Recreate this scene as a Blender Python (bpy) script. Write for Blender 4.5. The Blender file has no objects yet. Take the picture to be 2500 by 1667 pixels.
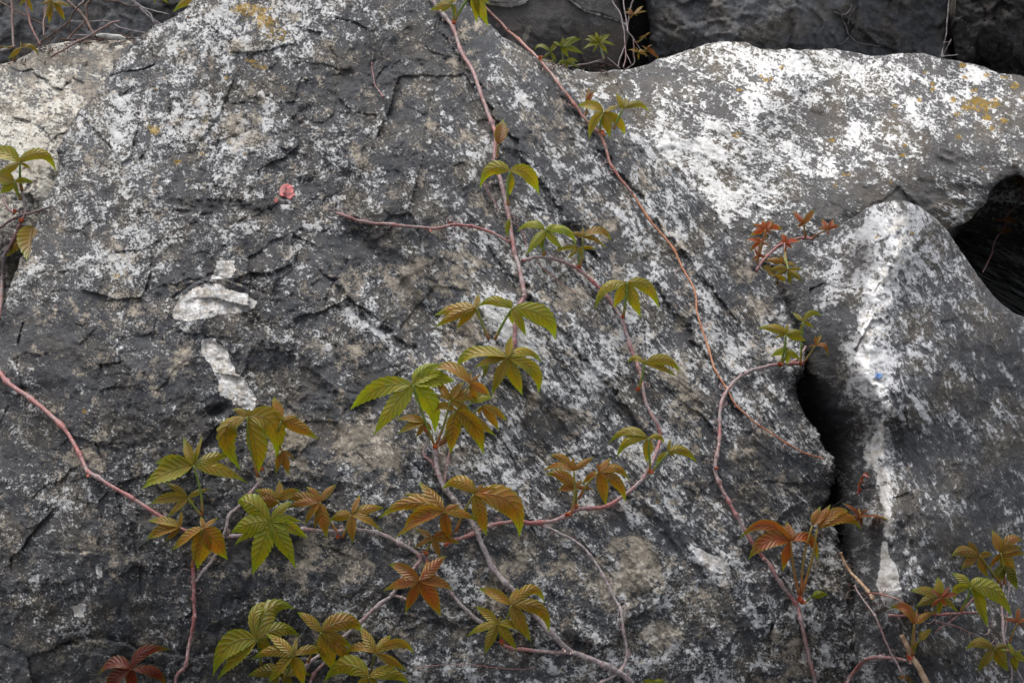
import bpy, math, random
import numpy as np
from mathutils import Vector

random.seed(7)
rng = np.random.default_rng(11)
S = bpy.context.scene
COL = S.collection

# ------------------------------------------------------------------ camera
PITCH = math.radians(20)
CAMZ = 1.5
LENS = 50.0
FPX = LENS / 36.0 * 2500.0
cam_d = bpy.data.cameras.new('camera')
cam_d.lens = LENS
cam_d.sensor_width = 36
cam_d.clip_start = 0.05
cam_d.clip_end = 3000
cam = bpy.data.objects.new('camera', cam_d)
cam.location = (0, 0, CAMZ)
cam.rotation_euler = (math.pi / 2 - PITCH, 0, 0)
COL.objects.link(cam)
S.camera = cam

# ------------------------------------------------------------------ sky, sun, exposure
SUN_EL = math.radians(62)
SUN_AZ = math.radians(-28)      # 0 = from +Y (behind the rocks), negative = from the left
W = bpy.data.worlds.new('World')
S.world = W
W.use_nodes = True
nt = W.node_tree
nt.nodes.clear()
sky = nt.nodes.new('ShaderNodeTexSky')
sky.sky_type = 'NISHITA'
sky.sun_disc = False
sky.sun_elevation = SUN_EL
sky.sun_rotation = SUN_AZ
sky.air_density = 1.0
sky.dust_density = 4.0
sky.ozone_density = 1.0
bgn = nt.nodes.new('ShaderNodeBackground')
bgn.inputs['Strength'].default_value = 0.15
hsv = nt.nodes.new('ShaderNodeHueSaturation')
hsv.inputs['Saturation'].default_value = 0.30
wo = nt.nodes.new('ShaderNodeOutputWorld')
nt.links.new(sky.outputs[0], hsv.inputs['Color'])
nt.links.new(hsv.outputs[0], bgn.inputs[0])
nt.links.new(bgn.outputs[0], wo.inputs[0])

sun_d = bpy.data.lights.new('sun', 'SUN')
sun_d.energy = 0.95
sun_d.angle = math.radians(40)
sun_d.color = (1.0, 0.97, 0.93)
sun = bpy.data.objects.new('sun', sun_d)
sd = Vector((math.sin(SUN_AZ) * math.cos(SUN_EL), math.cos(SUN_AZ) * math.cos(SUN_EL), math.sin(SUN_EL)))
sun.rotation_euler = sd.to_track_quat('Z', 'Y').to_euler()
sun.location = (0, 0, 6)
COL.objects.link(sun)

S.view_settings.view_transform = 'Standard'
S.view_settings.look = 'None'
S.view_settings.exposure = 1.0
S.view_settings.gamma = 1.0
S.view_settings.use_curve_mapping = False

# ------------------------------------------------------------------ helpers: pixels of the view to places
FWD = np.array([0, math.cos(PITCH), -math.sin(PITCH)])
UP = np.array([0, math.sin(PITCH), math.cos(PITCH)])
RT = np.array([1.0, 0, 0])
C0 = np.array([0, 0, CAMZ])


def P3(x, y, D):
    x = np.asarray(x, float); y = np.asarray(y, float); D = np.asarray(D, float)
    u = (x - 1250) / FPX
    v = (833.5 - y) / FPX
    return C0 + D[..., None] * (FWD + u[..., None] * RT + v[..., None] * UP)


# ------------------------------------------------------------------ noise
def _hash(ix, iy, seed):
    h = (ix.astype(np.int64) * 374761393 + iy.astype(np.int64) * 668265263 + seed * 2147483647 * 3) & 0xffffffff
    h = ((h ^ (h >> 13)) * 1274126177) & 0xffffffff
    h = (h ^ (h >> 16)) & 0xffffffff
    return h


def perlin(x, y, seed=0):
    ix = np.floor(x).astype(np.int64); iy = np.floor(y).astype(np.int64)
    fx = (x - ix).astype(np.float32); fy = (y - iy).astype(np.float32)
    u = fx * fx * fx * (fx * (fx * 6 - 15) + 10)
    v = fy * fy * fy * (fy * (fy * 6 - 15) + 10)

    def g(dx, dy):
        h = _hash(ix + dx, iy + dy, seed)
        a = (h & 1023).astype(np.float32) * np.float32(2 * math.pi / 1024)
        return np.cos(a) * (fx - dx) + np.sin(a) * (fy - dy)
    a = g(0, 0); b = g(1, 0); c = g(0, 1); d = g(1, 1)
    return ((a + u * (b - a)) * (1 - v) + (c + u * (d - c)) * v) * 1.5


def fbm(x, y, scale, octv=4, rough=0.5, seed=0):
    s = 0; a = 1.0; t = 0
    for o in range(octv):
        k = 2.0 ** o / scale
        s = s + a * perlin(x * k + 17.3 * o, y * k - 9.1 * o, seed + o * 7)
        t += a; a *= rough
    return s / t


def ridged(x, y, scale, octv=4, rough=0.5, seed=0):
    s = 0; a = 1.0; t = 0
    for o in range(octv):
        k = 2.0 ** o / scale
        s = s + a * (1 - 2 * np.abs(perlin(x * k + 3.3 * o, y * k + 5.7 * o, seed + o * 5)))
        t += a; a *= rough
    return s / t


def facets(x, y, scale, seed=0, tilt=1.0):
    """broken planar facets: every cell has its own tilt and level, in units of scale"""
    px = x / scale; py = y / scale
    ix = np.floor(px).astype(np.int64); iy = np.floor(py).astype(np.int64)
    best = np.full(px.shape, 9e9); out = np.zeros(px.shape)
    for dx in (-1, 0, 1):
        for dy in (-1, 0, 1):
            h = _hash(ix + dx, iy + dy, seed); h2 = _hash(ix + dx, iy + dy, seed + 91)
            cx = ix + dx + (h & 255) / 255.0; cy = iy + dy + ((h >> 8) & 255) / 255.0
            gx = ((h2 & 255) / 255.0 - .5) * tilt; gy = (((h2 >> 8) & 255) / 255.0 - .5) * tilt
            lv = (((h2 >> 16) & 255) / 255.0 - .5) * .35
            d = (px - cx) ** 2 + (py - cy) ** 2
            m = d < best
            best = np.where(m, d, best)
            out = np.where(m, gx * (px - cx) + gy * (py - cy) + lv, out)
    return out


def sstep(a, b, x):
    t = np.clip((x - a) / (b - a), 0, 1)
    return t * t * (3 - 2 * t)


def seg_dist(X, Y, pts, closed=False):
    """distance, vector to nearest point, side of the nearest segment, position along"""
    pts = np.array(pts, float)
    if closed:
        pts = np.vstack([pts, pts[:1]])
    best = np.full(X.shape, 1e18); nx = np.zeros(X.shape); ny = np.zeros(X.shape); side = np.zeros(X.shape)
    al = np.zeros(X.shape)
    n = len(pts) - 1
    for i in range(n):
        ax, ay = pts[i]; bx, by = pts[i + 1]
        dx, dy = bx - ax, by - ay
        L = dx * dx + dy * dy + 1e-9
        t = np.clip(((X - ax) * dx + (Y - ay) * dy) / L, 0, 1)
        qx = ax + t * dx; qy = ay + t * dy
        d = (X - qx) ** 2 + (Y - qy) ** 2
        m = d < best
        best = np.where(m, d, best); nx = np.where(m, qx, nx); ny = np.where(m, qy, ny)
        side = np.where(m, np.sign(dx * (Y - ay) - dy * (X - ax)), side)
        al = np.where(m, (i + t) / n, al)
    return np.sqrt(best), nx, ny, side, al


def inside(X, Y, pts):
    ins = np.zeros(X.shape, bool)
    n = len(pts)
    for i in range(n):
        ax, ay = pts[i]; bx, by = pts[(i + 1) % n]
        if ay == by:
            continue
        c = ((ay > Y) != (by > Y)) & (X < (bx - ax) * (Y - ay) / (by - ay) + ax)
        ins ^= c
    return ins


def smooth_closed(pts, n=4):
    pts = [np.array(p, float) for p in pts]; N = len(pts); out = []
    for i in range(N):
        p0, p1, p2, p3 = pts[i - 1], pts[i], pts[(i + 1) % N], pts[(i + 2) % N]
        for k in range(n):
            t = k / n
            out.append(.5 * ((2 * p1) + (-p0 + p2) * t + (2 * p0 - 5 * p1 + 4 * p2 - p3) * t * t + (-p0 + 3 * p1 - 3 * p2 + p3) * t ** 3))
    return out


def catmull(pts, n=6):
    pts = [np.array(p, float) for p in pts]
    P = [2 * pts[0] - pts[1]] + pts + [2 * pts[-1] - pts[-2]]
    out = []
    for i in range(1, len(P) - 2):
        p0, p1, p2, p3 = P[i - 1:i + 3]
        for k in range(n):
            t = k / n
            out.append(.5 * ((2 * p1) + (-p0 + p2) * t + (2 * p0 - 5 * p1 + 4 * p2 - p3) * t * t + (-p0 + 3 * p1 - 3 * p2 + p3) * t ** 3))
    out.append(pts[-1])
    return np.array(out)


def tps(ctrl, X, Y):
    c = np.array(ctrl, float); n = len(c)
    xs = c[:, 0] / 1000; ys = c[:, 1] / 1000

    def U(r2):
        return np.where(r2 > 1e-12, r2 * np.log(r2 + 1e-12), 0)
    K = U((xs[:, None] - xs) ** 2 + (ys[:, None] - ys) ** 2) + np.eye(n) * 0.004
    Pm = np.stack([np.ones(n), xs, ys], 1)
    A = np.zeros((n + 3, n + 3)); A[:n, :n] = K; A[:n, n:] = Pm; A[n:, :n] = Pm.T
    w = np.linalg.solve(A, np.concatenate([c[:, 2], np.zeros(3)]))
    Xn = X / 1000; Yn = Y / 1000
    D = w[n] + w[n + 1] * Xn + w[n + 2] * Yn
    for i in range(n):
        D = D + w[i] * U((Xn - xs[i]) ** 2 + (Yn - ys[i]) ** 2)
    return D


# ------------------------------------------------------------------ shader node helper
class NV:
    def __init__(s, t, sock): s.t = t; s.s = sock
    def _m(a, op, b=None, c=None, clamp=False):
        n = a.t.nodes.new('ShaderNodeMath'); n.operation = op; n.use_clamp = clamp
        for i, v in enumerate((a, b, c)):
            if v is None: continue
            if isinstance(v, NV): a.t.links.new(v.s, n.inputs[i])
            else: n.inputs[i].default_value = v
        return NV(a.t, n.outputs[0])
    def __add__(a, b): return a._m('ADD', b)
    __radd__ = __add__
    def __sub__(a, b): return a._m('SUBTRACT', b)
    def __rsub__(a, b): return a._m('MULTIPLY', -1.0)._m('ADD', b)
    def __mul__(a, b): return a._m('MULTIPLY', b)
    __rmul__ = __mul__
    def abs(a): return a._m('ABSOLUTE')
    def clamp(a): return a._m('ADD', 0.0, clamp=True)
    def sin(a): return a._m('SINE')
    def pow(a, b): return a._m('POWER', b)
    def max(a, b): return a._m('MAXIMUM', b)
    def min(a, b): return a._m('MINIMUM', b)
    def ss(a, lo, hi):
        n = a.t.nodes.new('ShaderNodeMapRange'); n.interpolation_type = 'SMOOTHSTEP'
        a.t.links.new(a.s, n.inputs[0])
        for i, v in ((1, lo), (2, hi)):
            if isinstance(v, NV): a.t.links.new(v.s, n.inputs[i])
            else: n.inputs[i].default_value = v
        return NV(a.t, n.outputs[0])


class Mat:
    def __init__(s, name):
        s.m = bpy.data.materials.new(name); s.m.use_nodes = True
        s.t = s.m.node_tree; s.t.nodes.clear()
        s.out = s.t.nodes.new('ShaderNodeOutputMaterial')
    def link(s, a, b): s.t.links.new(a.s if isinstance(a, NV) else a, b)
    def attr(s, name, typ='GEOMETRY'):
        n = s.t.nodes.new('ShaderNodeAttribute'); n.attribute_name = name; n.attribute_type = typ
        return n
    def sep(s, sock):
        n = s.t.nodes.new('ShaderNodeSeparateColor'); s.t.links.new(sock, n.inputs[0])
        return [NV(s.t, o) for o in n.outputs]
    def sepv(s, sock):
        n = s.t.nodes.new('ShaderNodeSeparateXYZ'); s.t.links.new(sock, n.inputs[0])
        return [NV(s.t, o) for o in n.outputs]
    def mapping(s, vec, scale=(1, 1, 1), rot=(0, 0, 0), loc=(0, 0, 0)):
        r = s.t.nodes.new('ShaderNodeMapping'); r.vector_type = 'POINT'
        # rotate first, then stretch
        r.inputs['Rotation'].default_value = rot; r.inputs['Location'].default_value = loc
        s.t.links.new(vec, r.inputs['Vector'])
        k = s.t.nodes.new('ShaderNodeMapping'); k.inputs['Scale'].default_value = scale
        s.t.links.new(r.outputs[0], k.inputs['Vector'])
        return k.outputs[0]
    def noise(s, vec, scale, detail=4, rough=.55, dist=0.0, lac=2.0, typ='FBM'):
        n = s.t.nodes.new('ShaderNodeTexNoise'); n.noise_dimensions = '3D'; n.noise_type = typ
        n.inputs['Scale'].default_value = scale; n.inputs['Detail'].default_value = detail
        n.inputs['Roughness'].default_value = rough; n.inputs['Distortion'].default_value = dist
        n.inputs['Lacunarity'].default_value = lac
        s.t.links.new(vec, n.inputs['Vector'])
        return NV(s.t, n.outputs[0])
    def voro(s, vec, scale, feature='F1', rnd=1.0):
        n = s.t.nodes.new('ShaderNodeTexVoronoi'); n.feature = feature
        n.inputs['Scale'].default_value = scale; n.inputs['Randomness'].default_value = rnd
        s.t.links.new(vec, n.inputs['Vector'])
        return n
    def mix(s, f, a, b):
        n = s.t.nodes.new('ShaderNodeMix'); n.data_type = 'RGBA'; n.clamp_factor = True
        if isinstance(f, NV): s.t.links.new(f.s, n.inputs[0])
        else: n.inputs[0].default_value = f
        for v, i in ((a, 6), (b, 7)):
            if isinstance(v, tuple): n.inputs[i].default_value = (*v, 1) if len(v) == 3 else v
            else: s.t.links.new(v.s if isinstance(v, NV) else v, n.inputs[i])
        return n.outputs[2]
    def bump(s, h, strength, dist, normal=None):
        n = s.t.nodes.new('ShaderNodeBump'); n.inputs['Strength'].default_value = strength
        n.inputs['Distance'].default_value = dist
        s.link(h, n.inputs['Height'])
        if normal is not None: s.t.links.new(normal, n.inputs['Normal'])
        return n.outputs[0]
    def bsdf(s, col, rough, spec=.3, normal=None):
        n = s.t.nodes.new('ShaderNodeBsdfPrincipled')
        if isinstance(col, tuple): n.inputs['Base Color'].default_value = (*col, 1)
        else: s.t.links.new(col, n.inputs['Base Color'])
        if isinstance(rough, NV): s.link(rough, n.inputs['Roughness'])
        else: n.inputs['Roughness'].default_value = rough
        n.inputs['Specular IOR Level'].default_value = spec
        if normal is not None: s.t.links.new(normal, n.inputs['Normal'])
        return n


def rock_material(name, streak_deg=50, thr=.522, soft=.032, white=(.60, .60, .595), dark=(.016, .017, .021), mid=(.085, .086, .091),
                  tanc=(.46, .395, .31), seed=0.0, ps=1.0, gw=1.05, veins=.18, gloss=.85, barec=(.78, .77, .76), pk=.42):
    """weathered limestone: dark film and painted shade, pale crust, cream patches, orange lichen; masks come with the mesh"""
    M = Mat(name)
    uv = M.attr('rest').outputs['Vector']
    m1 = M.sep(M.attr('crust').outputs['Color'])      # pale, cream, lichen
    m2 = M.sep(M.attr('wear_shade').outputs['Color'])       # bare, film with painted shade, streak
    pale, cream, lich = m1
    bare, film, streak = m2
    base = M.mapping(uv, loc=(seed, seed * .7, 0))
    st = M.mapping(uv, scale=(.40, 1.0, 1.0), rot=(0, 0, math.radians(-streak_deg)), loc=(seed, 0, 0))
    # pale crust pattern, even and streaked
    iso = M.noise(base, 3.0 * ps, 12, .72, .5)
    stn = M.noise(st, 3.7 * ps, 12, .72, .9)
    patt = iso + (stn - iso) * streak
    grit = M.noise(base, 19, 6, .75, .3)
    gst = M.noise(st, 21, 6, .75, .6)
    g = grit + (gst - grit) * streak
    md = M.noise(base, 8.5 * ps, 6, .65, .6)
    big = M.noise(base, .55, 4, .55, .2)
    field = patt + (g - .5) * gw + (md - .5) * .55 + (big - .5) * .22 + (pale - .5) * pk
    c1 = field.ss(thr - .13, thr + .015)                      # thin grey bloom
    c2 = field.ss(thr + .005, thr + .005 + soft)             # thick white crust
    # dark film with its own tone changes
    tone = M.noise(base, 6, 10, .68, .3)
    tone2 = M.noise(base, .9, 5, .6, .5)
    t = (tone.ss(.30, .72) * .6 + tone2.ss(.35, .70) * .55)
    colr = M.mix(t, dark, mid)
    # warm and cool drift of the film
    warm = M.noise(base, 1.1, 3, .5).ss(.45, .65)
    colr = M.mix(warm * .75, colr, M.mix(t, tuple(c * k for c, k in zip(dark, (1.25, 1.08, .9))), tuple(c * k for c, k in zip(mid, (1.22, 1.08, .9)))))
    colr = M.mix(c1 * .76, colr, M.mix(warm, (.185, .187, .194), (.235, .208, .165)))
    wv = M.noise(base, 9, 6, .7).ss(.3, .7)
    colr = M.mix(c2 * .95, colr, M.mix(wv, tuple(c * .66 for c in white), white))
    # cream patches, grainy
    cf = (M.noise(base, 3.1, 10, .68, .4) + (g - .5) * 1.0 + (cream - .5) * .55).ss(.51, .62)
    colr = M.mix(cf * cream.ss(.02, .35) * .85, colr, M.mix(wv, tuple(c * .6 for c in tanc), tanc))
    # dark film and painted recess shade, laid over on request
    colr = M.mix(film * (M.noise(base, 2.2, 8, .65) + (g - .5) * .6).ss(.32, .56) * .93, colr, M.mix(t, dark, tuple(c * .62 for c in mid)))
    # freshly broken bare patches
    bn = M.noise(base, 5, 9, .68, .6)
    bf = (bare + (bn - .5) * .75 + (g - .5) * .55 - film * .6).ss(.40, .54)
    bcol = M.mix(bn.ss(.35, .62), tuple(c * k for c, k in zip(barec, (.66, .60, .52))), barec)
    vein = M.voro(M.mapping(uv, loc=(seed, 3, 0)), 3.2, 'DISTANCE_TO_EDGE')
    vv = NV(M.t, vein.outputs[0]).ss(.0, .035)
    bcol = M.mix(vv * veins + (1 - veins), (.26, .21, .16), bcol)
    colr = M.mix(bf, colr, bcol)
    # orange lichen
    ln = M.noise(base, 12, 7, .7, .5)
    lf = (lich.min(.62) + (ln - .5) * 1.8 + (g - .5) * 1.3).ss(.50, .62)
    colr = M.mix(lf * .9, colr, M.mix(ln.ss(.5, .8), (.33, .20, .02), (.22, .17, .03)))
    # rare white flecks
    fl = NV(M.t, M.voro(base, 9.0).outputs[0])
    flm = (1 - fl * 1.0).ss(.90, .94) * M.noise(base, 1.3, 2).ss(.5, .62)
    colr = M.mix(flm * .8, colr, (.6, .6, .57))
    h = c2 * .55 + c1 * .25 + g * .9 + tone * .9 + patt * 1.2
    nrm = M.bump(h, 1.0, .0042)
    b = M.bsdf(colr, gloss, .28, nrm)
    M.link(b.outputs[0], M.out.inputs[0])
    return M.m


# ------------------------------------------------------------------ tagging
def tag(o, label=None, cat=None, group=None, kind=None):
    if label: o['label'] = label
    if cat: o['category'] = cat
    if group: o['group'] = group
    if kind: o['kind'] = kind
    return o


def mesh_obj(name, verts, faces, mat, parent=None, smooth=True):
    me = bpy.data.meshes.new(name)
    me.from_pydata([tuple(v) for v in verts], [], faces)
    if mat: me.materials.append(mat)
    if smooth: me.polygons.foreach_set('use_smooth', [True] * len(me.polygons))
    o = bpy.data.objects.new(name, me); COL.objects.link(o)
    if parent:
        o.parent = parent
    return o


def empty(name, loc=(0, 0, 0)):
    e = bpy.data.objects.new(name, None); COL.objects.link(e)
    e.empty_display_size = .05
    return e


# ------------------------------------------------------------------ boulders
SURF = []     # (name, xs, ys, D, s)


def axis(a, b, h, lo, hi):
    out = [a]
    x = a
    while x < b:
        x += h if lo - 30 < x < hi + 30 else h * 4
        out.append(x)
    return np.array(out)


def blobs(X, Y, lst, wob=None):
    m = np.zeros(X.shape)
    for cx, cy, rx, ry, ang, st in lst:
        a = math.radians(ang); c, s = math.cos(a), math.sin(a)
        dx = X - cx; dy = Y - cy
        u = (dx * c + dy * s) / rx; v = (-dx * s + dy * c) / ry
        m = m + st * np.exp(-(u * u + v * v))
    return m


def boulder(name, label, outline, ctrl, mat, h=3.0, R=70, rk=1.0, relief=None, masks=None, edge=(7, 2.5), skirt=150, k=3.0, seed=0, cat='boulder',
            clampD=None):
    ol = smooth_closed(outline, 3)
    a = np.array(ol)
    x0, y0 = a.min(0) - skirt; x1, y1 = a.max(0) + skirt
    xs = axis(x0, x1, h, 0, 2500); ys = axis(y0, y1, h, 0, 1667)
    X, Y = np.meshgrid(xs, ys)
    d, nx, ny, _, _ = seg_dist(X, Y, ol, True)
    ins = inside(X, Y, ol)
    s = np.where(ins, -d, d)
    gx = np.where(ins, nx - X, X - nx) / (d + 1e-6); gy = np.where(ins, ny - Y, Y - ny) / (d + 1e-6)
    s = s + edge[0] * fbm(X, Y, 75, 3, .5, seed + 3) + edge[1] * fbm(X, Y, 16, 3, .6, seed + 4)
    so = np.maximum(s, 0)
    PX = X - gx * so * 1.04; PY = Y - gy * so * 1.04
    D = tps(ctrl, PX, PY)
    Rv = R(X, Y) if callable(R) else R
    t = np.clip((Rv + s) / Rv, 0, 1)
    rnd = Rv * (1 - np.sqrt(1 - np.minimum(t, .995) ** 2)) * rk
    hpx = relief(X, Y) if relief is not None else 0
    hpx = hpx * (1 - .85 * sstep(-5, 60, s))
    D = D + (rnd + so * k - hpx) * D / FPX
    co = P3(PX, PY, D)
    ny_, nx_ = X.shape
    idx = np.arange(X.size).reshape(X.shape)
    keep = (s < skirt)
    q = keep[:-1, :-1] & keep[1:, :-1] & keep[1:, 1:] & keep[:-1, 1:]
    quads = np.stack([idx[:-1, :-1][q], idx[1:, :-1][q], idx[1:, 1:][q], idx[:-1, 1:][q]], 1)
    used = np.unique(quads)
    remap = np.full(X.size, -1); remap[used] = np.arange(len(used))
    quads = remap[quads]
    V = co.reshape(-1, 3)[used]
    # close the back
    e = np.concatenate([quads[:, [0, 1]], quads[:, [1, 2]], quads[:, [2, 3]], quads[:, [3, 0]]])
    key = np.minimum(e[:, 0], e[:, 1]).astype(np.int64) * (len(V) + 1) + np.maximum(e[:, 0], e[:, 1])
    u, inv, cnt = np.unique(key, return_inverse=True, return_counts=True)
    be = e[cnt[inv] == 1]
    back = V[np.unique(be)].mean(0) + FWD * .12
    ci = len(V)
    V = np.vstack([V, back])
    tris = np.stack([be[:, 1], be[:, 0], np.full(len(be), ci)], 1)
    me = bpy.data.meshes.new(name)
    nq, ntr = len(quads), len(tris)
    me.vertices.add(len(V)); me.vertices.foreach_set('co', V.astype(np.float32).ravel())
    me.loops.add(nq * 4 + ntr * 3)
    me.loops.foreach_set('vertex_index', np.concatenate([quads.ravel(), tris.ravel()]).astype(np.int32))
    me.polygons.add(nq + ntr)
    ls = np.concatenate([np.arange(nq) * 4, nq * 4 + np.arange(ntr) * 3]).astype(np.int32)
    me.polygons.foreach_set('loop_start', ls)
    me.polygons.foreach_set('use_smooth', np.ones(nq + ntr, bool))
    me.update(calc_edges=True)
    rest = np.stack([PX / 100, PY / 100, seed * 1.7 + so * k / 100], -1).reshape(-1, 3)[used]
    rest = np.vstack([rest, rest[-1]])
    at = me.attributes.new('rest', 'FLOAT_VECTOR', 'POINT'); at.data.foreach_set('vector', rest.astype(np.float32).ravel())
    mk = dict(pale=.5, cream=.3, lich=0, bare=0, film=0, streak=.5)
    if masks: mk.update(masks(X, Y))

    def pack(a, b, c):
        r = np.stack([np.broadcast_to(v, X.shape) for v in (a, b, c)] + [np.ones(X.shape)], -1).reshape(-1, 4)[used]
        return np.vstack([r, r[-1]]).astype(np.float32).ravel()
    at = me.attributes.new('crust', 'FLOAT_COLOR', 'POINT'); at.data.foreach_set('color', pack(mk['pale'], mk['cream'], mk['lich']))
    at = me.attributes.new('wear_shade', 'FLOAT_COLOR', 'POINT'); at.data.foreach_set('color', pack(mk['bare'], mk['film'], mk['streak']))
    me.materials.append(mat)
    o = bpy.data.objects.new(name, me); COL.objects.link(o)
    tag(o, label, cat)
    SURF.append((label, xs, ys, np.where(s < 0, D, np.inf)))
    return o


def Dat(x, y, only=None):
    """depth of the nearest rock surface under a place of the view"""
    best = np.inf
    for nm, xs, ys, D in SURF:
        if x <= xs[0] or x >= xs[-1] or y <= ys[0] or y >= ys[-1]: continue
        i = int(np.searchsorted(xs, x)) - 1; j = int(np.searchsorted(ys, y)) - 1
        v = D[j:j + 2, i:i + 2].min()
        best = min(best, v)
    return best if np.isfinite(best) else 3.4


def Dnear(x, y, r=6):
    return min(Dat(x + dx, y + dy) for dx in (-r, 0, r) for dy in (-r, 0, r))


def rot(X, Y, deg, sx=1.0, sy=1.0):
    a = math.radians(deg); c, s = math.cos(a), math.sin(a)
    return (X * c + Y * s) / sx, (-X * s + Y * c) / sy


def ledge(X, Y, pts, hgt, fall, wid=5, wob=8, seed=0, ends=.12):
    """the ground on the right-hand side of the line (in view) stands proud and breaks off at it"""
    Xw = X + wob * fbm(X, Y, 45, 3, .6, seed); Yw = Y + wob * fbm(X, Y, 45, 3, .6, seed + 50)
    d, _, _, sd, al = seg_dist(Xw, Yw, pts)
    sg = d * sd
    en = sstep(0, ends, al) * (1 - sstep(1 - ends, 1, al))
    up = sstep(-wid, wid, -sg) * np.exp(-np.maximum(-sg, 0) / fall)
    lo = np.exp(-(np.maximum(sg, 0) / (wid * 2.0)) ** 2) * (sg > 0)
    return hgt * en * (up - .55 * lo)


def groove(X, Y, pts, dep, wid, wob=8, seed=0):
    Xw = X + wob * fbm(X, Y, 50, 3, .6, seed); Yw = Y + wob * fbm(X, Y, 50, 3, .6, seed + 50)
    d, _, _, _, al = seg_dist(Xw, Yw, pts)
    en = sstep(0, .1, al) * (1 - sstep(.9, 1, al))
    return -dep * en * np.exp(-(d / wid) ** 2)


def poly_mask(X, Y, pts, soft=10, wob=10, seed=0):
    Xw = X + wob * fbm(X, Y, 40, 4, .6, seed); Yw = Y + wob * fbm(X, Y, 40, 4, .6, seed + 50)
    d, _, _, _, _ = seg_dist(Xw, Yw, pts, True)
    s = np.where(inside(Xw, Yw, pts), -d, d)
    return 1 - sstep(-soft, soft, s)


# --- the big boulder
BARE = [[(425, 752), (440, 722), (480, 700), (520, 692), (560, 702), (600, 715), (624, 735), (620, 752), (585, 765), (540, 768), (490, 775), (440, 785), (424, 775)],
        [(490, 835), (515, 828), (545, 840), (560, 870), (580, 905), (600, 935), (622, 970), (618, 998), (570, 990), (540, 960), (525, 915), (508, 880), (490, 855)],
        [(515, 680), (530, 640), (568, 632), (575, 660), (555, 682)],
        [(1690, 1340), (1720, 1342), (1760, 1360), (1785, 1385), (1785, 1402), (1735, 1390), (1712, 1375)],
        [(1628, 1232), (1645, 1240), (1675, 1265), (1672, 1275), (1645, 1262)],
        [(232, 1388), (252, 1385), (250, 1408), (238, 1410)],
        [(178, 1480), (205, 1475), (208, 1505), (180, 1508)],
        [(685, 498), (710, 500), (705, 516), (685, 514)]]


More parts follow.
